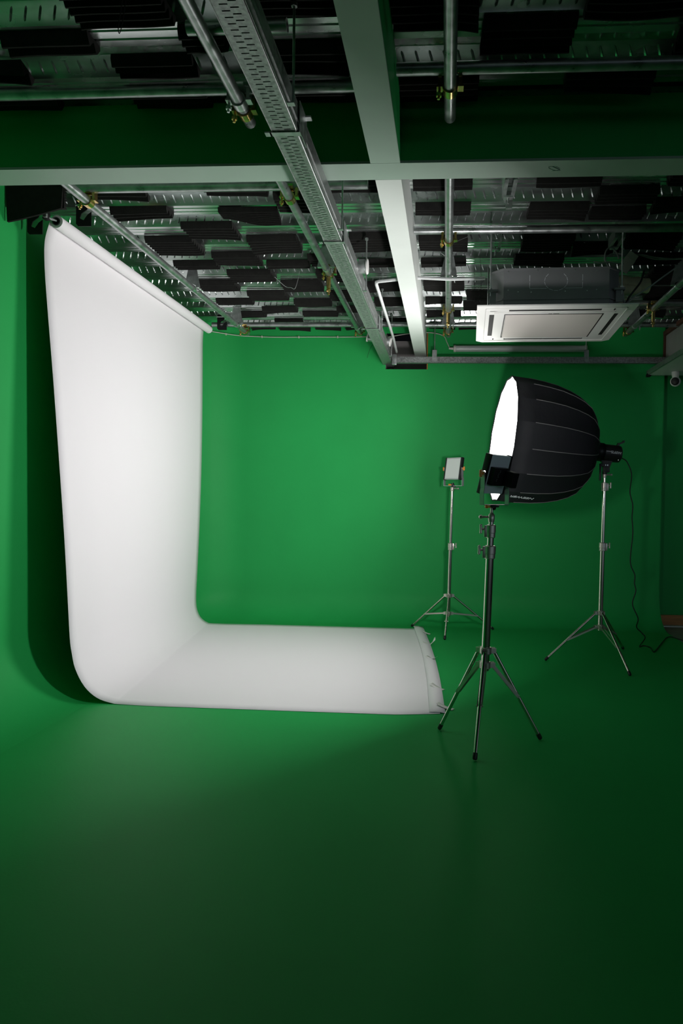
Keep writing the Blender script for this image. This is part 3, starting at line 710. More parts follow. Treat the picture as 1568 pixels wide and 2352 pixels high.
# panel plate built from strips leaving four air slots, each closed by a dark plate
mb.prism([(-S, -S), (S, -S), (S, -SL1), (-S, -SL1)], 2, 0.0, 0.008); mb.prism([(-S, SL1), (S, SL1), (S, S-0.045), (S-0.045, S), (-S+0.045, S), (-S, S-0.045)], 2, 0.0, 0.008)
mb.prism([(-S, -SL1), (-SL1, -SL1), (-SL1, SL1), (-S, SL1)], 2, 0.0, 0.008); mb.prism([(SL1, -SL1), (S, -SL1), (S, SL1), (SL1, SL1)], 2, 0.0, 0.008)
for a in range(4):
    Rm = Matrix.Rotation(a*PI/2, 4, 'Z'); m2 = MB(); m2.T = TA @ Rm
    m2.box(-SL1, -SW, -SL1, -SL0, 0.0, 0.008); m2.box(SW, SL1-0.04, -SL1, -SL0, 0.0, 0.008); mb.T = None; mb.add(m2.v, m2.f); mb.T = TA
mb.box(-SL0, SL0, -SL0, SL0, 0.0, 0.008)
part('face_panel', mb, M['acwhite'], t, smooth=False)
mb = mba(); ringmesh(mb, [(-0.395,-0.36),(0.395,-0.36),(0.395,0.36),(-0.395,0.36)], [(-0.33,-0.33),(0.33,-0.33),(0.33,0.33),(-0.33,0.33)], -0.006, 0.0, -0.006); ringmesh(mb, [(-S+0.06,-S+0.06),(S-0.06,-S+0.06),(S-0.06,S-0.06),(-S+0.06,S-0.06)], [(-0.455,-0.44),(0.455,-0.44),(0.455,0.44),(-0.455,0.44)], -0.003, 0.0, -0.006)
part('inner_frame', mb, M['acwhite'], t, smooth=False)
mb = mba(); mb.cbox(-0.318, 0.318, -0.318, 0.318, -0.010, -0.0005, 0.003); g = part('intake_grille', mb, M['acgrille'], t, 'warm white flat intake grille', smooth=False)
mb = mba()
for sx in (-1, 1): mb.box(sx*0.324-0.002, sx*0.324+0.002, -0.325, 0.325, -0.0075, -0.0005)
for sy in (-1, 1): mb.box(-0.325, 0.325, sy*0.324-0.002, sy*0.324+0.002, -0.0075, -0.0005)
part('seam_line', mb, M['slot'], g, smooth=False)
for a in range(4):
    Rm = Matrix.Rotation(a*PI/2, 4, 'Z')
    mb = MB(); mb.T = TA @ Rm
    mb.box(-SW, SW, -SL1+0.0003, -SL0-0.0003, 0.0015, 0.0065); sl = part('air_slot', mb, M['slot'], t, 'dark air outlet slot', False)  # near-flush dark plate paints in the shade of the slot's depth
    mb = MB(); mb.T = TA @ Rm; mb.prism([(-SL0-0.002, -0.001), (-SL0-0.018, 0.0005), (-SL0-0.018, 0.0012), (-SL0-0.002, 0.0012)], 0, -SW+0.008, -0.004); mb.prism([(-SL0-0.002, -0.001), (-SL0-0.018, 0.0005), (-SL0-0.018, 0.0012), (-SL0-0.002, 0.0012)], 0, 0.004, SW-0.008); mb.box(-0.005, 0.005, -SL0-0.018, -SL0-0.002, 0.0, 0.0012)
    if a: part('louvre', mb, M['acwhite'], sl)
mb = mba(); B = 0.415; c = 0.075
mb.prism(octo(B, c), 2, 0.0190, 0.270); body = part('body', mb, M['acbody'], t, 'dark grey sheet metal casing', False)
mb = mba(); mb.prism(octo(B+0.006, c), 2, 0.065, 0.075); mb.prism(octo(B+0.004, c), 2, 0.262, 0.272)
part('rim', mb, M['acbody'], body, smooth=False)
# knock-out pattern and screws on the front face
mb = mba(); yf = -B-0.001
def dash(p, q): mb.bar((p[0], yf, p[1]), (q[0], yf, q[1]), 0.002, 0.0025)
for i in range(14):
    a = i*2*PI/14+0.05; b = a+2*PI/14*0.8
    if 0.9 < a < 2.0: continue
    dash((0.0+0.075*math.cos(a), 0.185+0.062*math.sin(a)), (0.075*math.cos(b), 0.185+0.062*math.sin(b)))
for sx in (-1, 1):
    dash((sx*0.17, 0.225), (sx*0.17, 0.185)); dash((sx*0.17, 0.178), (sx*0.17, 0.140)); dash((sx*0.17, 0.138), (sx*0.06, 0.138))
part('knockout_mark', mb, M['letters'], body, 'pale dashed circle and rectangle pressed in the casing', False)
mb = mba()
for (x, z) in ((-0.31, 0.13), (-0.31, 0.25), (-0.12, 0.255), (0.12, 0.255), (0.26, 0.25), (0.26, 0.125), (-0.16, 0.115), (0.06, 0.118), (-0.245, 0.118), (0.20, 0.12)):
    mb.tube((x, yf-0.001, z), (x, yf+0.002, z), 0.004, n=8)
part('screws', mb, M['silver'], body)
for (sx, sy) in ((-1, -1), (1, -1), (-1, 1), (1, 1)):
    mb = mba(); x = sx*(B-0.005); y = sy*(B-0.025)
    mb.cbox(x-0.035, x+0.035, y-0.02, y+0.02, 0.125, 0.140, 0.003); mb.box(x-0.022, x+0.022, y-0.004, y+0.004, 0.05, 0.125)
    lug = part('mounting_lug', mb, M['acbody'], t)
    mb = mba(); mb.tube((x+sx*0.015, y, 0.10), (x+sx*0.015, y, (ZL if (sx, sy) == (-9, -9) else 3.15)-AC.z), 0.0055, n=10); mb.tube((x+sx*0.015, y, 0.142), (x+sx*0.015, y, 0.152), 0.012, n=6)
    part('hanger_rod', mb, M['galv'], lug)
tm = TA @ Matrix.Translation((-0.035, -0.338, -0.0065)) @ Matrix.Rotation(PI, 4, 'X')
mb = mba()
for i in range(9):
    if i == 3: continue
    mb.box(-0.036+i*0.008, -0.031+i*0.008, -0.3415, -0.3345, -0.0072, -0.006)
part('badge', mb, M['slot'], t, 'tiny dark lettering too small to read', False)

# bits round the air conditioner
def clipstrut(x, y0, y1, lab):
    t = thing('strut_bracket', lab, 'bracket', (x, y0, 3.12), 'small strut brackets fixed to the deck')
    mb = MB(); mb.box(x-0.036, x-0.032, y0, y1, 3.155, ZL-0.0015); mb.box(x+0.032, x+0.036, y0, y1, 3.155, ZL-0.0015); mb.box(x-0.036, x-0.014, y0, y1, 3.153, 3.157); mb.box(x+0.014, x+0.036, y0, y1, 3.153, 3.157)
    part('channel', mb, M['galv'], t, smooth=False)
    mb = MB(); mb.cbox(x-0.028, x+0.028, y1-0.05, y1-0.005, 3.140, 3.1525, 0.003); mb.tube((x, y1-0.028, 3.11), (x, y1-0.028, 3.17), 0.006, n=10); part('clamp_nut', mb, M['silver'], t)
    return t
clipstrut(0.335, 3.92, 4.16, 'galvanised strut bracket with a bright end just behind the cross beam')
mb = MB(); mb.cbox(0.325, 0.363, 4.17, 4.20, 3.10, 3.20, 0.004); mb.box(0.327, 0.361, 4.20, 4.34, 3.205, 3.2165)
solo('strap_hanger', mb, M['galv'], 'short steel strap hanging behind the strut bracket on the right half of the deck', 'bracket')
clipstrut(0.32, 4.86, 5.02, 'galvanised strut bracket at the left corner above the air conditioner')
clipstrut(1.155, 4.80, 5.00, 'galvanised strut bracket at the right corner above the air conditioner, behind cables')
mb = MB(); mb.T = Matrix.Translation((1.262, 5.0, 3.055)) @ Matrix.Rotation(0.6, 4, 'Y') @ Matrix.Rotation(0.35, 4, 'X')
mb.cbox(-0.036, 0.036, -0.035, 0.035, -0.068, 0.068, 0.004)
t = thing('junction_box', 'tilted pale grey junction box among cables right of the air conditioner', 'junction box', (1.262, 5.0, 3.0))
part('box', mb, M['boxgrey'], t)
mb = MB(); mb.T = Matrix.Translation((1.262, 5.0, 3.055)) @ Matrix.Rotation(0.6, 4, 'Y') @ Matrix.Rotation(0.35, 4, 'X')
mb.cbox(-0.0385, 0.0385, -0.040, -0.0355, -0.070, 0.028, 0.002); part('lid', mb, M['boxgrey'], t)
mb = MB()
mb.lathe((1.17, 5.16, 2.945), (1.47, 5.22, 2.955), [(0, 0.05), (0.02, 0.066), (0.07, 0.062), (0.10, 0.070), (0.17, 0.060), (0.22, 0.064), (0.26, 0.052), (0.30, 0.055), (0.305, 0.03)], 18)
mb.lathe((1.19, 5.12, 2.90), (1.40, 5.16, 2.905), [(0, 0.035), (0.05, 0.042), (0.12, 0.038), (0.20, 0.036), (0.205, 0.02)], 14)
solo('wrapped_pipe', mb, M['beige'], 'bulky pipe wrapped in beige insulation at the right side of the air conditioner', 'pipe')
cabs = [([(1.205,4.80,2.66),(1.208,4.9,2.763),(1.2,4.9,2.817),(1.177,4.9,2.872),(1.14,4.9,2.934),(1.106,4.9,2.985),(1.084,4.9,3.029),(1.077,4.9,3.072),(1.089,4.9,3.109),(1.114,4.9,3.123),(1.139,4.9,3.112),(1.165,4.9,3.072),(1.173,4.9,3.046)], 0.0055, 'greycable', 'looped grey cable dropping over the right end of the air conditioner'),
        ([(1.225,4.82,2.66),(1.222,4.93,2.763),(1.215,4.93,2.817),(1.19,4.93,2.872),(1.155,4.93,2.934),(1.122,4.93,2.985),(1.10,4.93,3.029),(1.100,5.02,3.09),(1.16,5.04,3.13),(1.22,5.02,3.12)], 0.005, 'greycable', 'second grey cable alongside the looped one, right end of the air conditioner'),
        ([(1.16,4.75,2.66),(1.227,4.7,2.719),(1.322,4.7,2.781),(1.423,4.7,2.857),(1.546,4.7,2.946),(1.75,4.7,3.09)], 0.005, 'greycable', 'long taut grey cable rising to the right from the air conditioner'),
        ([(1.30,5.03,3.11),(1.328,5.0,3.109),(1.401,5.0,3.087),(1.475,5.0,3.073),(1.644,5.0,3.077),(2.0,5.0,3.11)], 0.0045, 'greycable', 'sagging grey cable running right from the junction box, the lower one'),
        ([(1.32,5.08,3.14),(1.393,5.06,3.126),(1.474,5.05,3.104),(1.644,5.05,3.095),(2.0,5.05,3.13)], 0.0045, 'greycable', 'sagging grey cable running right from the junction box, the upper one'),
        ([(1.184,4.78,2.66),(1.218,4.8,2.738),(1.252,4.8,2.787),(1.3,4.82,2.851),(1.327,4.86,2.907),(1.347,4.9,2.96)], 0.007, 'cable', 'thick black cable rising past the beige wrapped pipe'),
        ([(0.98,4.8,2.99),(1.03,4.8,2.982),(1.083,4.8,2.987),(1.146,4.84,2.992),(1.205,4.90,3.01)], 0.005, 'greycable', 'short grey cable crossing behind the loop to the junction box')]
for pts, r, mm, lab in cabs:
    mb = MB(); mb.path(pts, r, 8, 5); solo('loose_cable', mb, M[mm], lab, 'cable', 'cables beside the air conditioner')
# thin loose wires
wires = [([(-1.241,5.6,3.205),(-1.257,5.6,3.126),(-1.28,5.6,3.062),(-1.313,5.6,3.072),(-1.359,5.6,3.081),(-1.45,5.6,3.16)], 'thin loose wire dangling from the foam between the two left pipes', 'silver'),
         ([(-1.211,2.5,3.26),(-1.228,2.5,3.118),(-1.242,2.5,3.062),(-1.247,2.5,3.086),(-1.237,2.5,3.151),(-1.224,2.5,3.26)], 'thin hairpin wire hanging from the deck at the top left', 'blackmat'),
         ([(-0.04,4.62,3.02),(0.02,4.72,3.10),(0.115,4.8,3.17)], 'thin wire stretched from the clamp right of the white beam', 'silver'),
         ([(-0.744,7.1,2.96),(-0.801,7.1,2.931),(-0.835,7.1,2.862),(-0.852,7.1,2.80)], 'dark loose wire end hanging in front of the green wall at the tray end', 'blackmat'),
         ([(-0.068,4.8,3.06),(-0.03,4.8,3.03),(0.002,4.8,3.0)], 'short wire end poking out under the pipe right of the white beam', 'silver'),
         ([(0.183,5.3,3.20),(0.186,5.3,2.9),(0.20,5.3,2.86),(0.235,5.3,2.972),(0.225,5.3,3.20)], 'thin looped wire hanging left of the air conditioner', 'blackmat')]
for pts, lab, mm in wires:
    mb = MB(); mb.path(pts, 0.0016, 6, 5); solo('loose_wire', mb, M[mm], lab, 'wire', 'thin wires hanging from the ceiling')

# right side bits
t = thing('bulkhead_shelf', 'pale suspended panel reaching in from the right in front of the back wall', 'panel', (2.6, 6.8, 2.685))
mb = MB(); mb.box(2.105, 3.3, 5.0, 7.40, 2.685, 2.70); part('board', mb, M['white_paint'], t, smooth=False)
mb = MB(); mb.box(2.09, 2.105, 5.0, 7.42, 2.685, 2.735); mb.box(2.09, 3.3, 7.40, 7.42, 2.685, 2.735); part('edge_strip', mb, M['galv'], t, smooth=False)
mb = MB(); mb.cbox(2.085, 2.125, 7.37, 7.43, 2.668, 2.70, 0.004); part('corner_block', mb, M['blackmat'], t)
t = thing('duct_box', 'grey boxed duct with a red-brown edge in the upper right corner', 'duct', (2.6, 6.9, 2.78))
mb = MB(); mb.box(2.28, 3.2, 6.45, 7.44, 2.80, 3.10); part('casing', mb, M['plaster'], t, smooth=False)
mb = MB(); mb.bar((2.262, 7.40, 3.12), (2.262, 5.9, 3.12), 0.03, 0.04); mb.box(2.262, 2.279, 7.40, 7.44, 2.78, 3.12); part('edge_angle', mb, M['rust'], t, 'red-brown steel angle', False)
t = thing('security_camera', 'small white round security camera hanging under the pale panel at the right', 'camera', (2.32, 7.2, 2.55))
mb = MB(); mb.lathe((2.32, 7.2, 2.6845), (2.32, 7.2, 2.5), [(0, 0.036), (0.012, 0.040), (0.05, 0.034), (0.065, 0.028)], 24); part('base', mb, M['acwhite'], t)
bm = bmesh.new(); bmesh.ops.create_uvsphere(bm, u_segments=28, v_segments=18, radius=0.052)
mb = MB(); bm.verts.index_update(); mb.add([v.co + Vector((2.32, 7.2, 2.585)) for v in bm.verts], [tuple(v.index for v in f.verts) for f in bm.faces]); bm.free()
head = part('head', mb, M['acwhite'], t)
ldir = Vector((-0.42, -1.0, -0.12)).normalized(); c0 = Vector((2.32, 7.2, 2.585))
mb = MB(); mb.lathe(c0+ldir*0.030, c0+ldir*0.1, [(0, 0.038), (0.010, 0.040), (0.0215, 0.030), (0.026, 0.012)], 26); part('lens', mb, M['black'], head, 'black round lens face')

# ================================================================== LIGHT STANDS
def light_stand(base, top, zc, zb, feet, r1, joints, label, mid=0.55, brace_flat=False, knob_side=-1, flip=1):
    """base/top: column axis points; zc collar height, zb lower collar; feet: xy; joints: (z of tube joints)"""
    b = Vector(base); tp = Vector(top); ax = (tp-b)/(tp.z-b.z)
    P = lambda z: b + ax*(z-b.z)
    t = thing('light_stand', label, 'light stand', (b.x, b.y, 0), 'polished steel light stands')
    zs = [zb-0.03] + joints + [tp.z]; r = r1
    for i in range(len(zs)-1):
        mb = MB(); mb.tube(P(zs[i]), P(zs[i+1]), r, n=28); part('column_tube', mb, M['chrome'], t)
        if i < len(zs)-2:
            z = zs[i+1]; r_o = r+0.007
            mb = MB(); mb.lathe(P(z-0.042), P(z+1), [(0, r_o-0.002), (0.003, r_o), (0.026, r_o), (0.028, r_o+0.002), (0.068, r_o+0.002), (0.072, r_o-0.004)], 24)
            kx = knob_side
            mb.cbox(P(z).x+kx*r_o-0.012, P(z).x+kx*r_o+0.012, P(z).y-0.015, P(z).y+0.015, z-0.038, z+0.026, 0.004)
            col = part('clamp_collar', mb, M['castmetal'], t)
            c = P(z) + Vector((kx*(r_o+0.012), 0, 0.006))
            mb = MB(); mb.tube(c, c+Vector((kx*0.020, -0.004, 0)), 0.0065, n=12)
            mb.lathe(c+Vector((kx*0.018, -0.004, -0.026)), c+Vector((kx*0.018, -0.004, 0.03)), [(0, 0.004), (0.004, 0.008), (0.022, 0.007), (0.030, 0.007), (0.048, 0.008), (0.052, 0.004)], 12)
            part('knob', mb, M['castmetal'], col)
        r -= 0.0045
    # spigot head
    mb = MB(); mb.lathe(tp, tp+ax, [(-0.015, r+0.007), (0.0, r+0.009), (0.022, r+0.009), (0.030, r+0.004), (0.036, 0.008), (0.060, 0.008), (0.062, 0.006)], 20)
    hd = part('head', mb, M['castmetal'], t)
    c = tp+Vector((knob_side*(r+0.008), 0, 0.012))
    mb = MB(); mb.tube(c, c+Vector((knob_side*0.034, 0, 0)), 0.006, n=10); mb.lathe(c+Vector((knob_side*0.034, 0, 0)), c+Vector((knob_side*0.1, 0, 0)), [(0, 0.006), (0.003, 0.012), (0.014, 0.010), (0.018, 0.004)], 12)
    part('knob', mb, M['castmetal'], hd)
    # collars of the tripod
    for zz, rr, nm in ((zc, r1+0.010, 'leg_collar'), (zb, r1+0.008, 'brace_collar')):
        mb = MB(); mb.lathe(P(zz-0.018), P(zz+1), [(0, rr-0.002), (0.003, rr), (0.034, rr), (0.038, rr-0.003)], 24)
        for f in feet:
            d = Vector((f[0]-b.x, f[1]-b.y, 0)).normalized(); c = P(zz); s = Vector((-d.y, d.x, 0))
            for sg in (-1, 1):
                mb.bar(c+d*(rr-0.004)+s*sg*0.013, c+d*(rr+0.024)+s*sg*0.013, 0.004, 0.028)
        part(nm, mb, M['castmetal'], t)
    for f in feet:
        fz = f[2] if len(f) > 2 else 0.0
        ft = Vector((f[0], f[1], fz+0.012)); d = Vector((f[0]-b.x, f[1]-b.y, 0)).normalized(); a = P(zc)+d*(r1+0.022)
        mb = MB(); mb.tube(a, ft, 0.0105, n=16); lg = part('leg', mb, M['chrome'], t)
        u = (ft-a).normalized()
        mb = MB(); mb.lathe(ft-u*0.030, ft, [(0, 0.0112), (0.002, 0.0128), (0.030, 0.0128), (0.036, 0.009)], 14); part('rubber_foot', mb, M['black'], lg)
        j = a + (ft-a)*mid; q = P(zb)+d*(r1+0.018)
        mb = MB(); s = Vector((-d.y, d.x, 0))
        for sg in (-1, 1): mb.bar(q+s*sg*0.0125, j+s*sg*0.0125, 0.003, 0.013) if brace_flat else mb.bar(q+s*sg*0.0125, j+s*sg*0.0125, 0.004, 0.018)
        mb.tube(j-s*0.018, j+s*0.018, 0.005, n=10)
        part('brace', mb, M['castmetal'], t)
    return t
light_stand((0.214, 3.775, 0), (0.2450, 3.77, 1.240), 0.515, 0.435, [(-0.021, 3.958), (0.165, 3.508), (0.544, 3.853)], 0.0225, [1.065, 1.18], 'polished steel tripod stand nearest the camera, carrying the panel light seen from behind', 0.52)
light_stand((0.030, 6.86, 0), (0.051, 6.86, 1.440), 0.375, 0.195, [(-0.345, 7.12, 0.0), (0.001, 6.501), (0.497, 7.069)], 0.0185, [0.875], 'polished steel tripod stand at the back, carrying the small panel light facing the room', 0.60, True, 1)
light_stand((1.318, 5.90, 0), (1.331, 5.90, 1.560), 0.395, 0.275, [(0.846, 5.768), (1.431, 5.347), (1.62, 6.30)], 0.0205, [0.965, 1.475], 'polished steel tripod stand under the large softbox at the right', 0.58, True, 1)

# ================================================================== LED PANELS
def led_panel(center, yawv, tilt, size, thick, lit, base_z, label, stand_top, amber_side):
    """front faces local -Y; yaw about Z, tilt about local X (front up)"""
    C_ = Vector(center); W, H = size
    t = thing('led_panel', label, 'panel light', (C_.x, C_.y, base_z))
    Rz = Matrix.Translation(C_) @ Matrix.Rotation(yawv, 4, 'Z'); TT = Rz @ Matrix.Rotation(tilt, 4, 'X')
    def n_(Tm):
        m = MB(); m.T = Tm; return m
    mb = n_(TT); mb.cbox(-W/2, W/2, -thick/2+0.004, thick/2, -H/2, H/2, 0.005); part('housing', mb, M['alu'], t, 'grey metal back plate')
    for sx in (-1, 1):
        mb = n_(TT); mb.cbox(sx*W/2-0.010, sx*W/2+0.010, -thick/2-0.003, thick/2+0.002, -H/2-0.004, H/2+0.004, 0.005); part('side_cheek', mb, M['black'], t, 'black side cheek')
    mb = n_(TT)
    fy0, fy1 = -thick/2-0.002, -thick/2+0.010; ow, oh, iw, ih = W/2, H/2, W/2-0.011, H/2-0.012
    L8 = [(-ow, -oh), (ow, -oh), (ow, oh), (-ow, oh)]; I8 = [(-iw, -ih), (iw, -ih), (iw, ih), (-iw, ih)]
    mb.add([(x, fy0, z) for x, z in L8]+[(x, fy0, z) for x, z in I8]+[(x, fy1, z) for x, z in L8]+[(x, fy1, z) for x, z in I8], [f for k in range(4) for f in ((k, (k+1)%4, 4+(k+1)%4, 4+k), (8+k, 12+k, 12+(k+1)%4, 8+(k+1)%4), (k, 8+k, 8+(k+1)%4, (k+1)%4), (4+k, 4+(k+1)%4, 12+(k+1)%4, 12+k))])
    part('front_frame', mb, M['aluL'], t)
    mb = n_(TT); mb.box(-W/2+0.011, W/2-0.011, -thick/2-0.0005, -thick/2+0.004, -H/2+0.012, H/2-0.012); part('diffuser', mb, M['panel_on'] if lit else M['panel_off'], t, 'lit diffuser' if lit else 'unlit white diffuser', False)
    # yoke
    yz = -H/2-0.062; yw = W/2+0.022
    mb = n_(Rz)
    mb.box(-yw+0.004, yw-0.004, -0.013, 0.013, yz, yz+0.004)
    for sx in (-1, 1):
        pr = [(sx*yw, yz+0.002), (sx*yw, -H/2+0.01), (sx*(yw-0.006), -H/2+0.03), (sx*(yw-0.006), 0.012)]
        for i in range(3):
            a, b = pr[i], pr[i+1]
            mb.add([(a[0]-0.002, -0.013, a[1]), (a[0]+0.002, -0.013, a[1]), (a[0]+0.002, 0.013, a[1]), (a[0]-0.002, 0.013, a[1]), (b[0]-0.002, -0.013, b[1]), (b[0]+0.002, -0.013, b[1]), (b[0]+0.002, 0.013, b[1]), (b[0]-0.002, 0.013, b[1])], [(0,3,2,1),(4,5,6,7),(0,1,5,4),(1,2,6,5),(2,3,7,6),(3,0,4,7)])
    yk = part('yoke', mb, M['aluL'], t, 'light metal U-shaped yoke')
    for sx in (-1, 1):
        mb = n_(Rz); mb.tube((sx*(yw-0.010), 0, 0.0), (sx*(yw+0.020), 0, 0), 0.0075, n=14)
        mb.lathe((sx*(yw+0.014), 0, -0.020), (sx*(yw+0.014), 0, 0.03), [(0, 0.004), (0.004, 0.009), (0.018, 0.008), (0.036, 0.009), (0.040, 0.004)], 12)
        part('amber_knob', mb, M['amber'], yk, 'amber tightening knob')
    # stand adapter below the yoke
    q = Rz @ Vector((0, 0, yz)); tp = Vector(stand_top)
    mb = MB(); mb.cbox(q.x-0.024, q.x+0.024, q.y-0.022, q.y+0.022, q.z-0.012, q.z-0.0005, 0.003); mb.tube(q-Vector((0, 0, 0.012)), Vector((tp.x, tp.y, tp.z+0.005)), 0.0155, n=20)
    ad = part('stand_adapter', mb, M['black'], t, 'black socket')
    m_ = (q+tp)/2; s = amber_side
    mb = MB(); mb.tube((m_.x, m_.y-0.004, m_.z), (m_.x+s*0.030, m_.y-0.004, m_.z), 0.006, n=12); mb.lathe((m_.x+s*0.028, m_.y-0.004, m_.z), (m_.x+s*0.1, m_.y-0.004, m_.z), [(0, 0.007), (0.003, 0.010), (0.014, 0.009), (0.018, 0.004)], 14)
    part('amber_knob', mb, M['amber'], ad, 'amber tightening knob')
    return t, TT, Rz
# front panel: faces away from the camera, to the left and slightly up
pt, TT, Rz = led_panel((0.262, 3.78, 1.487), PI+0.92, 0.27*-1, (0.205, 0.215), 0.030, True, 1.30, 'lit panel light seen from behind on the nearest stand, grey back with black battery', (0.2455, 3.77, 1.300), -1)
mb = MB(); mb.T = TT
mb.cbox(-0.062, 0.085, 0.0155, 0.048, -0.055, 0.045, 0.006)
bt = part('control_box', mb, M['black'], pt, 'black control box on the back')
mb = MB(); mb.T = TT
mb.cbox(-0.070, -0.012, 0.0485, 0.110, -0.050, 0.036, 0.006)
for i in range(4): mb.box(-0.073, -0.070, 0.058+i*0.013, 0.064+i*0.013, -0.045, 0.032)
part('battery', mb, M['blackmat'], bt, 'large black battery')
mb = MB(); mb.T = TT
for i, (x, z) in enumerate(((0.030, 0.030), (0.030, 0.021), (0.040, 0.012), (0.044, 0.004), (0.040, -0.004), (0.046, -0.018), (0.048, -0.026))):
    mb.tube((x, 0.047, z), (x, 0.0492, z), 0.0016, n=8)
part('button_marks', mb, M['letters'], bt)
mb = MB(); mb.T = TT
mb.tube((0.1125, 0.004, 0.012), (0.1150, 0.004, 0.012), 0.006, n=16)
part('indicator', mb, M['led'], pt, 'small bright round light on the side')  # no lamp of its own: spilled panel light painted as a glowing dot
# back panel: faces the room, to the left, slightly up
led_panel((0.064, 6.86, 1.648), -0.74, -0.16, (0.200, 0.220), 0.032, False, 1.47, 'small panel light with an unlit white diffuser on the stand by the back wall', (0.0515, 6.86, 1.500), -1)

# ================================================================== SOFTBOX AND STUDIO LIGHT
MNT = Vector((1.233, 5.90, 1.771)); RIM = Vector((0.455, 5.800, 1.856))
nz = (RIM-MNT).normalized(); LB = (RIM-MNT).length
nx_ = Vector((0, 0, 1)).cross(nz).normalized(); ny_ = nz.cross(nx_)
TS = Matrix((nx_, ny_, nz)).transposed().to_4x4(); TS.translation = MNT
t = thing('softbox', 'large deep black round softbox with a glowing white front, on the right-hand stand', 'softbox', (0.85, 5.85, 1.30))
NS = 16; RR = 0.528
sprof = [(0.0, 0.075), (0.02, 0.19), (0.06, 0.275), (0.10, 0.325), (0.16, 0.385), (0.25, 0.430), (0.36, 0.466), (0.50, 0.497), (0.65, 0.515), (0.82, 0.526), (1.0, 0.528)]
def ribpt(k, tt, rr, sub=0.0):
    a = 2*PI*(k+0.5)/NS
    return Vector((rr*math.cos(a), rr*math.sin(a), tt*LB))
mb = MB(); mb.T = TS; vs = []; SUB = 4
for (tt, rr) in sprof:
    for k in range(NS):
        a = ribpt(k, tt, rr); b = ribpt(k+1, tt, rr)
        for s in range(SUB):
            u = s/SUB; p = a.lerp(b, u); dip = 1-0.030*math.sin(PI*u)*(1 - abs(tt-0.45))
            vs.append((p.x*dip, p.y*dip, p.z))
n = NS*SUB; fs = [(i*n+k, i*n+(k+1) % n, (i+1)*n+(k+1) % n, (i+1)*n+k) for i in range(len(sprof)-1) for k in range(n)]
mb.add(vs, fs); sh = part('shell', mb, M['fabric'], t)
sd = sh.modifiers.new('thickness', 'SOLIDIFY'); sd.thickness = 0.003; sd.offset = -1
for k in range(NS):
    mb = MB(); mb.T = TS
    mb.path([ribpt(k, tt, rr+0.0015) for tt, rr in sprof[1:-1]], 0.0032, 6)
    part('rib_piping', mb, M['seam'], sh, 'grey piping along a rib')
mb = MB(); mb.T = TS
loop = [ribpt(k, 1.0, RR) for k in range(NS)]
for k in range(NS): mb.tube(loop[k], loop[(k+1) % NS], 0.005, n=8)
part('front_hem', mb, M['fabric'], t)
mb = MB(); mb.T = TS
vs = [Vector((0, 0, LB-0.004))]+[Vector((p.x*0.988, p.y*0.988, LB-0.004)) for p in loop]
mb.add(vs, [(0, 1+k, 1+(k+1) % NS) for k in range(NS)]); part('front_diffuser', mb, M['diffuser'], t, 'glowing white front cloth', False)
mb = MB(); mb.T = TS; mb.pipe((0, 0, -0.03), (0, 0, 0.012), 0.085, 0.07, 28); part('speed_ring', mb, M['blackmat'], t, 'black mounting ring')
# wordmark low on the shell near the rim, facing down and outward
al = None
best = None
for k in range(NS):
    p = TS @ ((ribpt(k, 0.9, RR)+ribpt(k+1, 0.9, RR))/2) ; nn_ = (p-(TS @ Vector((0, 0, 0.9*LB)))).normalized()
    sc = -nn_.z - 0.55*nn_.y
    if best is None or sc > best[0]: best = (sc, k, p, nn_)
sc, k, p, nn_ = best
p2 = TS @ ((ribpt(k, 0.80, 0.5255)+ribpt(k+1, 0.80, 0.5255))/2*0.99)
zax = nn_; xax = (nz - zax*nz.dot(zax)).normalized(); yax = zax.cross(xax)
MT = Matrix((xax, yax, zax)).transposed().to_4x4(); MT.translation = (TS @ ((ribpt(k, 0.64, 0.5165)+ribpt(k+1, 0.64, 0.5165))/2))+nn_*0.004
text_part('wordmark', 'NEEWER', 0.050, MT, M['letters'], sh, 0.25, 0.001)

t = thing('studio_light', 'black cylindrical studio lamp head mounted behind the softbox on the right-hand stand', 'studio light', (1.333, 5.90, 1.57))
bk = -nz
TL = TS.copy()
def mtl():
    m = MB(); m.T = TL; return m
mb = mtl(); mb.lathe((0, 0, -0.012), (0, 0, -1), [(0, 0.068), (0.02, 0.078), (0.035, 0.080), (0.075, 0.072), (0.19, 0.073), (0.215, 0.070), (0.222, 0.060)], 36); bd = part('lamp_body', mb, M['black'], t)
mb = mtl(); 
for i in range(5): mb.pipe((0, 0, -0.050-i*0.007), (0, 0, -0.053-i*0.007), 0.0785, 0.07, 32)
part('vent_rings', mb, M['blackmat'], bd)
MT2 = None
side = Vector((0, -1, 0)); zax = (side - nz*side.dot(nz)).normalized(); xax = -nz; yax = zax.cross(xax)
if yax.z < 0: xax = -xax; yax = zax.cross(xax)
MT2 = Matrix((xax, yax, zax)).transposed().to_4x4(); MT2.translation = MNT + bk*0.128 + zax*0.0745 + Vector((0, 0, 0.004))
text_part('model_lettering', 'SL60W', 0.030, MT2, M['letters'], bd)
MT3 = MT2.copy(); MT3.translation = MNT + bk*0.085 + zax*0.0745 + Vector((0, 0, 0.008))
text_part('brand_lettering', 'NEEWER', 0.011, MT3, M['letters'], bd)
mb = mtl()
mb.T = None; up = Vector((0, 0, 1)); up = (up-nz*up.dot(nz)).normalized(); e1 = MNT+bk*0.200+up*0.062
mb.bar(e1, e1+up*0.030+bk*0.012, 0.030, 0.018); mb.bar(e1+up*0.024+bk*0.008, e1+up*0.046+bk*0.052, 0.034, 0.012); mb.bar(e1+up*0.044+bk*0.046, e1+up*0.058+bk*0.052, 0.036, 0.010)
part('rear_handle', mb, M['black'], bd)
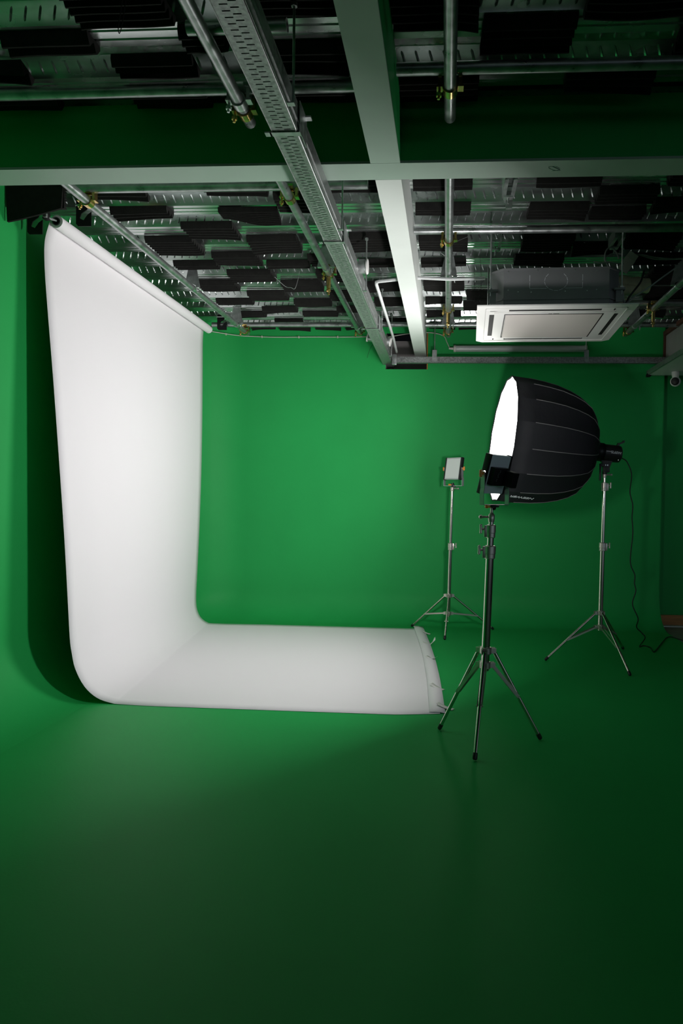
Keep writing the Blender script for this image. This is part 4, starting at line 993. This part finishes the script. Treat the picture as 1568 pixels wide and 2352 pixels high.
mb = MB(); sp = MNT+bk*0.205-up*0.052+zax*0.048; mb.tube(sp, sp+bk*0.006+zax*0.003, 0.007, n=12); part('power_button', mb, M['silver'], bd)
# yoke block and tilt lever
mb = MB(); yc = MNT+bk*0.112
mb.prism([(yc.x-0.046, yc.z-0.066), (yc.x+0.046, yc.z-0.072), (yc.x+0.026, yc.z-0.125), (yc.x-0.026, yc.z-0.125)], 1, 5.875, 5.93)
mb.cbox(yc.x-0.027, yc.x+0.027, 5.880, 5.925, 1.590, yc.z-0.115, 0.006)
part('mount_block', mb, M['black'], t)
mb = MB(); mb.tube((1.332, 5.90, 1.575), (1.332, 5.90, 1.60), 0.019, n=20); part('spigot_socket', mb, M['black'], t)
mb = MB(); mb.cbox(1.282, 1.297, 5.865, 5.885, 1.52, 1.665, 0.005); mb.cbox(1.282, 1.33, 5.868, 5.882, 1.640, 1.665, 0.004); part('tilt_lever', mb, M['black'], t)
mb = MB()
for dx in (-0.006, 0.012): mb.tube((1.338+dx, 5.879, 1.652), (1.338+dx, 5.874, 1.652), 0.0055, n=12)
part('bolt_heads', mb, M['silver'], t)
cord = [(1.452, 5.93, 1.722), (1.500, 5.98, 1.715), (1.544,6.0,1.684),(1.583,6.0,1.58),(1.572,6.0,1.43),(1.598,6.0,1.317),(1.594,6.0,1.205),(1.604,6.0,1.073),(1.588,6.0,0.829),(1.628,6.0,0.716),(1.627,6.0,0.641),(1.640,6.0,0.574),(1.614,6.0,0.46),(1.664,6.0,0.34),(1.667,6.05,0.255),(1.722,6.1,0.20),(1.765,6.13,0.149),(1.775,6.3,0.05),(1.80,6.42,0.006),(1.852,6.47,0.006),(1.892,6.40,0.006),(1.866,6.21,0.006),(1.955,6.39,0.006),(2.07,6.635,0.006),(2.229,6.93,0.006),(2.32,6.72,0.006),(2.45,6.2,0.006)]
mb = MB(); mb.path(cord, 0.0048, 8, 6); solo('power_cord', mb, M['cable'], 'wavy black power cord dropping from the studio lamp to the floor', 'cord')
